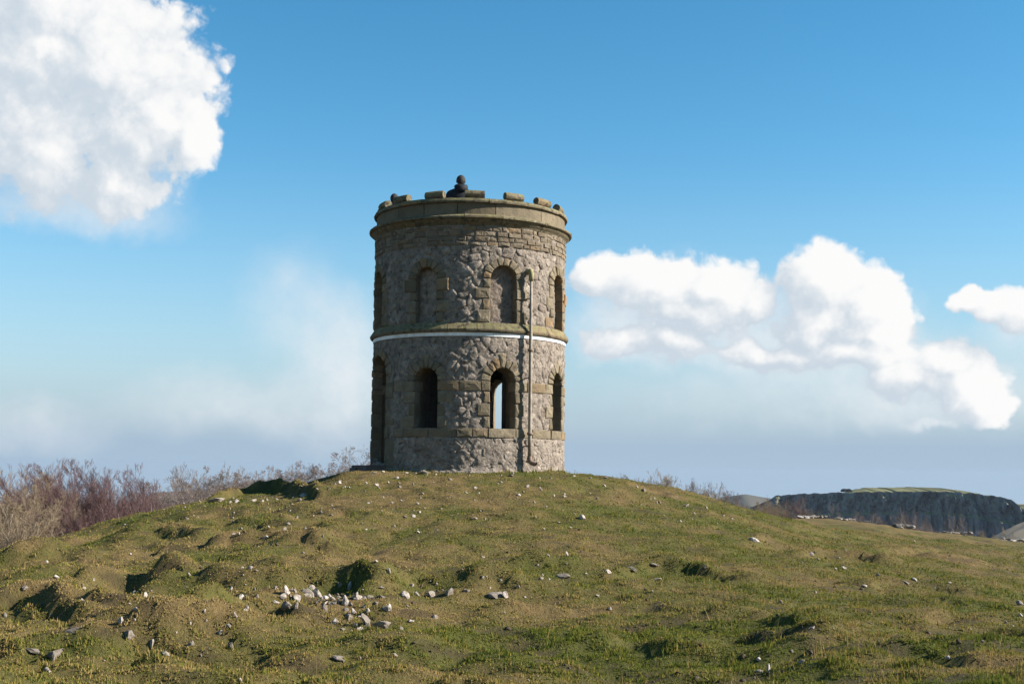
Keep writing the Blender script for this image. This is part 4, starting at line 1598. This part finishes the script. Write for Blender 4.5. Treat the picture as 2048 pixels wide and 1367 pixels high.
# photo column, row, width, height of the stones one can make out
STONES = """572 1177 14 22|632 1184 17 22|513 1191 10 12|483 1194 16 9|563 1193 14 9|550 1172 8 5|493 1212 10 9|470 1226 6 11|508 1178 6 6|460 1179 8 5|408 1220 8 6|412 1240 6 7|380 1243 5 9|440 1267 11 12|456 1251 12 8|460 1288 13 14|381 1286 13 11|350 1268 10 8
647 1212 12 13|669 1246 14 10|581 1194 7 5|593 1216 5 10|606 1180 7 6|666 1195 8 7|676 1201 5 10|546 1204 20 6|488 1221 9 4|402 1316 5 6|481 1364 8 6|698 1174 9 15|711 1193 10 15|690 1201 13 18|728 1211 8 10|735 1220 8 11|705 1223 12 15|730 1238 14 24|668 1246 9 7|710 1247 12 8
685 1257 10 6|701 1260 9 5|721 1256 16 9|761 1252 30 11|776 1214 15 13|808 1188 18 12|861 1185 12 16|900 1184 13 12|868 1230 14 10|931 1179 17 9|872 1172 6 5|823 1170 7 5|843 1169 5 6|760 1173 12 5|819 1242 14 6|801 1256 8 8|789 1308 14 5|720 1318 6 8|681 1320 25 7|778 1142 7 9|750 1206 9 6
91 1121 11 6|187 1163 6 7|46 1183 18 13|109 1150 18 7|165 1171 6 5|163 1206 8 7|289 1188 14 8|8 1228 10 9|88 1223 8 6|121 1231 8 7|104 1233 10 5|240 1241 11 13|269 1241 5 8|145 1259 44 11|103 1310 34 20|254 1275 30 16|300 1294 18 17|327 1304 20 9|63 1303 58 8|271 1225 12 4
1134 1108 5 10|1094 1109 7 5|1075 1130 8 6|1084 1149 8 7|1129 1155 22 8|1098 1158 6 5|1172 1146 6 5|1209 1139 6 5|1216 1146 14 9|964 1158 9 6|1001 1161 9 5|1036 1171 10 8|998 1190 40 12|1009 1188 10 16|979 1174 7 6|1009 1224 6 5|1195 1191 9 5|1133 1128 5 4|1219 1215 9 8
1263 1136 20 8|1305 1131 22 7|1410 1133 8 5|1317 1158 18 5|1305 1182 9 4|1562 1204 14 8|1537 1334 8 14|1519 1318 18 6|1510 1355 5 8|1398 1360 15 5|1585 1306 9 7|1436 1352 8 4|1219 1217 9 8|1620 1108 16 7|1677 1114 9 5|1689 1136 10 7|1672 1137 9 4|1605 1124 8 4|1757 1149 10 5
1830 1158 14 6|1816 1166 28 5|1901 1164 14 5|1730 1172 20 6|2044 1205 14 9|1869 1176 9 4|1624 1255 22 9|605 988 15 9|585 994 7 6|599 999 11 7|473 1001 12 7|430 1000 25 7|460 1003 10 4|523 1000 12 6|504 999 18 4|658 976 7 5|679 963 9 8|751 969 9 6|732 965 7 5|580 1022 8 4
642 1016 4 6|575 1046 12 8|569 1057 8 7|610 1056 8 6|514 1052 6 5|503 1052 5 4|465 1068 10 6|478 1069 5 5|530 1075 11 9|543 1088 7 5|645 1074 6 7|517 1092 4 4|606 1103 10 4|723 1046 5 4|733 1058 7 5|736 1005 7 4|460 1018 5 4|465 1036 7 4|537 1052 6 5|594 1034 6 4
847 942 20 9|890 940 30 9|793 955 12 5|853 949 9 5|900 957 9 6|777 964 6 5|754 968 8 6|799 972 9 7|842 962 5 4|826 967 8 6|1002 962 6 6|996 966 6 4|933 984 9 5|957 985 7 4|951 975 12 5|844 987 9 5|767 994 5 5|783 1004 8 6|826 1031 14 6|810 1033 8 4|881 1016 12 4|960 1022 7 4
949 1037 12 6|1072 1033 8 4|1002 949 7 4|1019 951 22 4|1055 972 9 6|1039 989 10 5|1047 983 5 5|1080 955 6 4|1101 955 8 5|1108 990 6 5|1128 991 9 4|1025 947 8 4|799 1055 6 3|873 1060 6 6|836 1065 10 5|1096 1109 7 5|1088 1056 6 4|1209 971 9 5|1228 975 6 5|1274 973 8 5|1288 980 13 6
1180 985 6 4|1129 992 9 5|1194 995 8 5|1308 995 7 5|1319 1003 8 6|1314 1005 5 4|1164 1032 11 7|1141 1055 8 4|1374 1010 14 5|1413 1014 8 5|1353 993 6 3|1434 1045 6 4|1509 1079 18 7|1214 955 11 3|1285 1046 5 4|1148 951 8 3|1180 955 9 3|748 945 12 4|765 943 10 4|812 944 9 5|830 945 9 4"""
BIG = {(103, 1310): 'large bright split limestone lump at the bottom left', (300, 1294): 'fractured brown-white rock on the low left ridge', (327, 1304): 'bright flat slab beside the fractured rock at lower left',
       (254, 1275): 'dark jagged rock cluster on the left ridge', (63, 1303): 'long flat grey slab along the shaded gully at lower left', (145, 1259): 'long low grey slab below the orange dome on the left',
       (240, 1241): 'upright rounded stone on the rim right of the left dome', (632, 1184): 'tall pointed white stone with dark cleft on the stony ridge', (572, 1177): 'pointed white stone at the crest of the stony ridge',
       (730, 1238): 'tall wedge stone at the right end of the stony ridge, beside the hollow', (690, 1201): 'broad white leaning stone high on the stony ridge', (711, 1193): 'bright upright stone near the right end of the ridge crest',
       (698, 1174): 'bright stone standing highest at the right of the stony ridge', (761, 1252): 'broad flat brown slab at the foot of the hollow', (776, 1214): 'rounded grey stone in the shaded hollow',
       (861, 1185): 'bright white egg-shaped stone on the hump right of the hollow', (900, 1184): 'cleft white stone second on the hump right of the hollow', (808, 1188): 'pinkish block at the left end of the hump right of the hollow',
       (868, 1230): 'rounded brown stone in the shade below the white egg-shaped one', (998, 1190): 'dark rock ledge near the middle of the foreground', (1009, 1188): 'bright white end block of the dark rock ledge',
       (931, 1179): 'paired brown stones right of the cleft white stone', (460, 1288): 'rounded pink-white stone alone on the slope below the ridge', (440, 1267): 'angular pinkish stone above the lone rounded one',
       (381, 1286): 'tilted oval stone on the lower left slope', (1134, 1108): 'thin upright stone like a peg, right of the tower line', (1129, 1155): 'flat grey slab on the mid slope right of the dark ledge',
       (1263, 1136): 'dark rock under the lip of the ridge in the middle right', (1305, 1131): 'dark flat rock at the top of the ridge in the middle right', (1537, 1334): 'upright grey stone at the bottom right', (1398, 1360): 'small flat white chip at the bottom edge right of centre',
       (890, 940): 'largest brown boulder against the foot of the tower', (847, 942): 'second brown boulder against the tower foot, left of the largest', (605, 988): 'rounded tan boulder in the gap left of the tower',
       (430, 1000): 'long mossy-topped boulder at the left end of the stony bank', (473, 1001): 'pale angular boulder along the foot of the stony bank', (1509, 1079): 'dark-sided stone alone on the right slope', (1620, 1108): 'dark rock at the tip of the right-hand ridge',
       (1816, 1166): 'long dark flat slab in the turf on the right', (1830, 1158): 'pale triangular stone behind the long slab on the right', (2044, 1205): 'white-topped rock cut by the right edge of the view', (1164, 1032): 'bright angular stone midway up the right slope',
       (1288, 980): 'largest white stone on the right shoulder of the mound', (681, 1320): 'low brown slab sunk in the turf at the bottom, left of centre'}


def area_label(px, py):
    if py < 1060 and px < 720: return 'small pale stone in the stony turf left of the tower', 'small stones in the turf left of the tower'
    if py < 1070 and px < 1120: return 'small pale stone strewn on the turf below the tower', 'small stones strewn on the turf below the tower'
    if py < 1100: return 'small white stone on the grassy slope right of the tower', 'small stones on the slope right of the tower'
    if px < 420: return 'small pale stone among the humps on the lower left', 'small stones among the humps on the lower left'
    if px < 960: return 'small pale stone poking from the stony ridge in the foreground', 'small stones on the foreground ridge'
    return 'small stone half sunk in the turf on the right foreground', 'small stones in the right foreground turf'


def place_stone(px, py, w, h, lab, group, key):
    x, d = ground_px(px, py + h * .45, lambda a, b: height(a, b))
    mw, mh = w * d / F_PX, h * d / F_PX
    me = random.choice(ROCKS[key])
    o = bpy.data.objects.new('stone', me)
    COL.objects.link(o)
    g = H(x, d - D_CAM)
    o.scale = (mw * .56, mw * random.uniform(.4, .6), max(mh * .8, .022))
    o.location = (x, d - D_CAM + mw * .3, g + mh * .16)
    o.rotation_euler = (random.uniform(-.25, .25), random.uniform(-.3, .3), random.uniform(-.5, .5))
    tag(o, lab, 'stone', group)
    return o


grey_keys = {(998, 1190), (1129, 1155), (1263, 1136), (1305, 1131), (63, 1303), (145, 1259), (254, 1275), (761, 1252), (681, 1320), (1816, 1166), (868, 1230), (1620, 1108), (890, 940), (847, 942), (931, 1179), (1019, 951)}
for row in STONES.replace('\n', '|').split('|'):
    px_, py_, w_, h_ = (float(t) for t in row.split())
    k = (int(px_), int(py_))
    lab, grp = (BIG[k], None) if k in BIG else area_label(px_, py_)
    k_ = 1.3 if k in BIG or (430 < px_ < 950 and 1165 < py_ < 1262) else .95
    place_stone(px_, py_, w_ * k_, h_ * (.5 + .5 * k_), lab, grp, 'g' if k in grey_keys or random.random() < .2 else 'w')


# ---- limestone outcrops along the field edge
def outcrop(px0, px1, py, hpx, d, lab):
    o = empty('limestone_outcrop', at((px0 + px1) / 2, py, d))
    tag(o, lab, 'rock outcrop', None)
    n = max(4, int((px1 - px0) / 3))
    for i in range(n):
        px = px0 + (px1 - px0) * (i + random.uniform(.2, .8)) / n
        dd = d + random.uniform(-.8, .8)
        p = at(px, py, dd)
        g = H(p.x, dd - D_CAM)
        s = hpx * d / F_PX * random.uniform(.6, 1.15)
        c = bpy.data.objects.new('block', random.choice(ROCKS['w' if random.random() < .55 else 'g']))
        COL.objects.link(c)
        c.parent = o
        c.location = Vector((p.x, dd - D_CAM, max(g, p.z - s * .4) + s * .15)) - o.location
        c.scale = (s * random.uniform(.7, 1.2), s * random.uniform(.6, 1), s * random.uniform(.32, .55))
        c.rotation_euler = (random.uniform(-.2, .2), random.uniform(-.3, .3), random.uniform(0, 3))


for a in ((1602, 1652, 1031, 11, 56, 'white limestone outcrop nearest the mound on the far field edge'), (1668, 1708, 1037, 7, 54, 'low white outcrop second along the far field edge'),
          (1790, 1826, 1050, 11, 51, 'stepped white outcrop in the middle of the far field edge'), (1880, 1942, 1063, 9, 49, 'long broken white outcrop towards the right of the field edge'),
          (1715, 1740, 1041, 4, 53, 'thin strip of white rock between the second and stepped outcrops'), (1998, 2060, 1079, 11, 45, 'grey outcrop at the right end of the field edge')):
    outcrop(*a)


# ---- the broken rocky bank in the left-centre foreground
def rocky_bank():
    x0, d0 = ground_px(700, 1215, lambda a, b: height(a, b))
    o = empty('limestone_outcrop', (x0, d0 - D_CAM, H(x0, d0 - D_CAM)))
    tag(o, 'broken pale rock bank half buried in bare earth, left of centre in the foreground', 'rock outcrop')
    r = random.Random(5)
    for i in range(46):
        t = r.random()
        px, py = 560 + 190 * t ** .75 + r.gauss(0, 16), 1182 + (72 * t) * r.random() + r.gauss(0, 8)
        x, d = ground_px(px, py, lambda a, b: height(a, b))
        s = r.uniform(.025, .085) * (1.35 if r.random() < .15 else 1)
        c = bpy.data.objects.new('block', r.choice(ROCKS['w' if r.random() < .4 else 'g']))
        COL.objects.link(c)
        c.parent = o
        c.location = Vector((x, d - D_CAM, H(x, d - D_CAM) - s * .28)) - o.location
        c.scale = (s * r.uniform(.7, 1.3), s * r.uniform(.5, .9), s * r.uniform(.5, 1.0))
        c.rotation_euler = (r.uniform(-.5, .5), r.uniform(-.6, .6), r.uniform(0, 3))


rocky_bank()


# ---- chips and clods too small to pick apart
def chips(name, lab, n, mat, wfun, smin, smax):
    r = np.random.default_rng(len(name))
    base = np.array([[v.co[:] for v in rock_mesh(300 + k, 1, 7).vertices] for k in range(1)])[0]
    me0 = rock_mesh(300, 1, 7)
    fc = np.array([p.vertices[:] for p in me0.polygons])
    d = 8.6 * (34 / 8.6) ** r.random(n * 6)
    x = (r.random(n * 6) * 2 - 1) * (.42 * d + .5) + .034 * d
    k = (r.random(n * 6) < wfun(x, d)) & (np.hypot(x, d - D_CAM) > 2.2)
    x, d = x[k][:n], d[k][:n]
    n = len(x)
    z = height(x, d)
    s = smin + (smax - smin) * r.random(n) ** 3
    a = r.random(n) * 6.283
    sc = np.stack([s * (.7 + .6 * r.random(n)), s * (.6 + .5 * r.random(n)), s * (.35 + .4 * r.random(n))], -1)
    Vb = base[None] * sc[:, None]
    ca, sa = np.cos(a)[:, None], np.sin(a)[:, None]
    V = np.stack([Vb[..., 0] * ca - Vb[..., 1] * sa + x[:, None], Vb[..., 0] * sa + Vb[..., 1] * ca + (d - D_CAM)[:, None], Vb[..., 2] + (z + s * .12)[:, None]], -1).reshape(-1, 3)
    Fq = (fc[None] + (np.arange(n) * len(base))[:, None, None]).reshape(-1, 3)
    tag(mk_np(name, V, Fq, mat), lab, kind='stuff')


def w_stone(x, d):
    c = sstep(.15, .6, fbm(x / 1.3, d / 1.0, 2, 201))
    top = np.exp(-((x + 1) / 4.5) ** 2 - ((d - 23.3) / 2.6) ** 2)
    rid = np.exp(-((x + 1.9) / 1.3) ** 2 - ((d - 13.6) / 1.1) ** 2)
    lef = np.exp(-((x + 4.2) / 2.2) ** 2 - ((d - 22.5) / 2.5) ** 2)
    return np.clip(c * .10 + top * .5 + rid * .8 + lef * .45, 0, 1)


CLOD = plain_mat('dark_soil', (.040, .029, .018), (.07, .052, .033), 14, .95, .02)
chips('stone_chips', 'scattered small chips of pale limestone in the turf', 1500, LIME, w_stone, .012, .05)
chips('soil_clods', 'small dark clods of bare earth in the turf', 1300, CLOD, lambda x, d: np.clip(soil_shade(x, d) * .9 + .04, 0, 1), .012, .042)
#@@PEOPLE


# ------------------------------------------------------------------ people on the roof
SKIN = plain_mat('skin', (.36, .21, .15), (.30, .17, .12), 20, .6, .002, .3)
HAIR = plain_mat('dark_hair', (.012, .009, .008), (.022, .016, .013), 60, .7, .01, .3)
JACK = plain_mat('black_jacket', (.007, .008, .011), (.014, .015, .019), 9, .7, .01, .2)
HOODM = plain_mat('hood_lining', (.03, .032, .036), (.10, .10, .10), 9, .6, .01, .4)
TROU = plain_mat('dark_trousers', (.02, .022, .03), (.035, .036, .045), 12, .85, .01, .2)
SHOE = plain_mat('dark_shoes', (.015, .013, .012), (.03, .026, .022), 12, .6, .004, .3)


def skin_obj(name, joints, edges, mat, parent, root=0, sub=2):
    """joints: [(x, y, z, radius)]"""
    me = bpy.data.meshes.new(name)
    me.from_pydata([j[:3] for j in joints], edges, [])
    o = bpy.data.objects.new(name, me)
    COL.objects.link(o)
    md = o.modifiers.new('skin', 'SKIN')
    md.use_smooth_shade = True
    for i, sv in enumerate(me.skin_vertices[0].data):
        r = joints[i][3]
        sv.radius = r if hasattr(r, '__len__') else (r, r)
        sv.use_root = i == root
    s2 = o.modifiers.new('sub', 'SUBSURF')
    s2.levels = s2.render_levels = sub
    dg = bpy.context.evaluated_depsgraph_get()
    m2 = bpy.data.meshes.new_from_object(o.evaluated_get(dg))
    o.modifiers.clear()
    o.data = m2
    m2.materials.clear()
    m2.materials.append(mat)
    m2.polygons.foreach_set('use_smooth', [True] * len(m2.polygons))
    o.parent = parent
    return o


def build_person(loc, rz, h, lab, head_turn=0.0, hood=True, bend=0.0):
    """faces +y in its own space; h is the standing height"""
    k = h / 1.75
    root = empty('person', loc, rz)
    root.scale = (k, k, k)
    tag(root, lab, 'person')
    b = bend
    J, E = [], []

    def add(x, y, z, r, prev=None):
        J.append((x, y, z, r))
        if prev is not None: E.append((prev, len(J) - 1))
        return len(J) - 1
    pel = add(0, 0, .95, (.155, .115))
    ab = add(0, .02 + b * .3, 1.10, (.145, .105), pel)
    ch = add(0, .01 + b, 1.30, (.165, .115), ab)
    sh = add(0, -.005 + b * 1.2, 1.42, (.12, .09), ch)
    nk = add(0, .0 + b * 1.4, 1.50, .058, sh)
    hd0 = add(0, .025 + b * 1.6, 1.565, (.062, .07), nk)
    hd1 = add(0, .02 + b * 1.7, 1.645, (.077, .095), hd0)
    hd2 = add(0, .01 + b * 1.7, 1.71, (.06, .075), hd1)
    for s in (-1, 1):
        a0 = add(s * .19, b * 1.1, 1.405, .062, sh)
        a1 = add(s * .27, -.03 + b, 1.13, .047, a0)
        a2 = add(s * .25, .10 + b, .90, .036, a1)
        a3 = add(s * .245, .135 + b, .84, (.042, .022), a2)
        for q, (fx, fl) in enumerate(((-.028, .085), (-.010, .098), (.009, .092), (.026, .075))):
            f0 = add(s * (.245 + fx), .16 + b, .795, .0105, a3)
            f1 = add(s * (.243 + fx), .165 + b, .795 - fl * .5, .0095, f0)
            add(s * (.238 + fx), .15 + b, .795 - fl, .0085, f1)
        t0 = add(s * .213, .16 + b, .82, .0125, a3)
        add(s * .205, .185 + b, .785, .010, t0)
        l0 = add(s * .095, 0, .86, .098, pel)
        l1 = add(s * .105, .015, .50, .068, l0)
        l2 = add(s * .105, -.02, .26, .058, l1)
        l3 = add(s * .105, -.02, .075, .042, l2)
        l4 = add(s * .11, .07, .04, (.042, .03), l3)
        add(s * .115, .16, .03, (.036, .022), l4)
    skin_obj('body', J, E, SKIN, root)
    # face: nose, ears, eyes, mouth belong to the head
    by = b * 1.7

    def blob(name, c, s, mat, par=root, sub=2):
        bm = bmesh.new()
        bmesh.ops.create_icosphere(bm, subdivisions=sub, radius=1)
        for v in bm.verts:
            v.co = Vector((v.co.x * s[0] + c[0], v.co.y * s[1] + c[1], v.co.z * s[2] + c[2]))
        me = bpy.data.meshes.new(name)
        bm.to_mesh(me)
        bm.free()
        me.materials.append(mat)
        me.polygons.foreach_set('use_smooth', [True] * len(me.polygons))
        o = bpy.data.objects.new(name, me)
        COL.objects.link(o)
        o.parent = par
        return o
    for s in (-1, 1):
        blob('ear', (s * .079, .01 + by, 1.635), (.012, .022, .033), SKIN)
        blob('eye', (s * .032, .103 + by, 1.655), (.012, .008, .007), HOODM)
    blob('nose', (0, .118 + by, 1.628), (.013, .018, .022), SKIN)
    blob('mouth', (0, .104 + by, 1.585), (.025, .008, .006), TROU)
    # hair: cap of hair over the skull, low at the nape
    bm = bmesh.new()
    bmesh.ops.create_uvsphere(bm, u_segments=28, v_segments=20, radius=1)
    for v in bm.verts:
        n = v.co.copy()
        w = 1 + .05 * mnoise.noise(n * 4 + Vector((h, 0, 0)))
        zc = n.z
        if n.y > .35 and zc < .25: w *= .80            # leaves the face free
        if zc < -.35 and n.y > -.2: w *= .78
        v.co = Vector((n.x * .096 * w, n.y * .108 * w + .008 + by, n.z * .122 * w + 1.658))
    me = bpy.data.meshes.new('hair')
    bm.to_mesh(me)
    bm.free()
    me.materials.append(HAIR)
    me.polygons.foreach_set('use_smooth', [True] * len(me.polygons))
    ho = bpy.data.objects.new('hair', me)
    COL.objects.link(ho)
    ho.parent = root
    # jacket
    JJ, EE = [], []

    def ad(x, y, z, r, prev=None):
        JJ.append((x, y, z, r))
        if prev is not None: EE.append((prev, len(JJ) - 1))
        return len(JJ) - 1
    q0 = ad(0, 0, .86, (.19, .15))
    q1 = ad(0, .02 + b * .3, 1.08, (.185, .145), q0)
    q2 = ad(0, .01 + b, 1.28, (.205, .155), q1)
    q3 = ad(0, -.005 + b * 1.2, 1.40, (.165, .125), q2)
    q4 = ad(0, -.005 + b * 1.35, 1.485, (.125, .11), q3)
    q5 = ad(0, .0 + b * 1.4, 1.570, (.100, .098), q4)
    for s in (-1, 1):
        c0 = ad(s * .215, b * 1.1, 1.40, .105, q3)
        c1 = ad(s * .30, -.03 + b, 1.12, .07, c0)
        ad(s * .265, .085 + b, .92, .052, c1)
    jk = skin_obj('jacket', JJ, EE, JACK, root, 0)
    if hood:
        # collar and a thrown back hood: a crumpled, sagging ring behind the neck
        V, F = [], []
        nu, nv = 26, 10
        for i in range(nu):
            a = i / nu * 6.2832
            back = max(0, -math.sin(a))
            R = .100 + .035 * back
            for j in range(nv):
                t = j / nv * 6.2832
                tr = .032 + .022 * back
                w = 1 + .22 * mnoise.noise((math.cos(a) * 3 + h, math.sin(a) * 3, t * .9))
                V.append(((R + tr * w * math.cos(t)) * math.cos(a), (R + tr * w * math.cos(t)) * math.sin(a) * .95 + b * 1.4 - .005, 1.505 + .012 * math.cos(a * 2) + tr * 1.5 * w * math.sin(t) - .015 * back))
        for i in range(nu):
            for j in range(nv):
                F.append((i * nv + j, ((i + 1) % nu) * nv + j, ((i + 1) % nu) * nv + (j + 1) % nv, i * nv + (j + 1) % nv))
        hd = mk('hood', V, F, JACK, jk, True)
        # lighter lining showing on the folded rim
        V, F = [], []
        for i in range(11):
            a = -2.75 + i * .15
            for j, (rr, zz) in enumerate(((.108, 1.562), (.142, 1.548), (.158, 1.51))):
                w = .014 * mnoise.noise((a * 6, j * 1.3, h))
                V.append(((rr + w) * math.cos(a) * 1.02, (rr + w) * math.sin(a) + b * 1.4, zz + w * 1.5))
        for i in range(10):
            for j in range(2):
                F.append((i * 3 + j, i * 3 + j + 1, i * 3 + j + 4, i * 3 + j + 3))
        mk('hood_lining', V, F, HOODM, jk, True)
    # trousers and shoes
    T, TE = [(0, 0, .93, (.165, .125))], []
    for s in (-1, 1):
        i0 = len(T)
        T += [(s * .095, 0, .85, .108), (s * .105, .015, .50, .08), (s * .105, -.02, .10, .065)]
        TE += [(0, i0), (i0, i0 + 1), (i0 + 1, i0 + 2)]
    skin_obj('trousers', T, TE, TROU, root)
    for s in (-1, 1):
        skin_obj('shoe', [(s * .105, -.045, .055, .05), (s * .11, .07, .045, (.05, .04)), (s * .115, .18, .035, (.042, .03))], [(0, 1), (1, 2)], SHOE, root)
    return root


DECK = 4.40
_p = at(922, 351, D_CAM - 1.38)
build_person((_p.x, -1.38, DECK), R_(8), _p.z - DECK - .02, 'person in a black hooded jacket, back turned, at the tower top parapet')
_p = at(784, 387.5, D_CAM - .55)
build_person((_p.x + .05, -.55, DECK), R_(-40), _p.z - DECK - .02, 'dark-haired person mostly hidden behind round stones at the tower top left', hood=False)
#@@END

# ------------------------------------------------------------------ haze between here and the far hills
def build_haze():
    m = bpy.data.materials.new('haze_air')
    m.use_nodes = True
    m.node_tree.nodes.clear()
    N = NT(m.node_tree)
    v = N.n('ShaderNodeVolumePrincipled', {'Color': (.40, .50, .64), 'Density': .00011, 'Anisotropy': .2})
    o = N.n('ShaderNodeOutputMaterial')
    N.t.links.new(v.outputs[0], o.inputs['Volume'])
    x0, x1, y0, y1, z0, z1 = -2300, 2300, -1000, 2400, -112, 7.5
    V = [(x, y, z) for z in (z0, z1) for y in (y0, y1) for x in (x0, x1)]
    F = [(0, 2, 3, 1), (4, 5, 7, 6), (0, 1, 5, 4), (2, 6, 7, 3), (0, 4, 6, 2), (1, 3, 7, 5)]
    tag(mk('haze', V, F, m), kind='stuff')


build_haze()
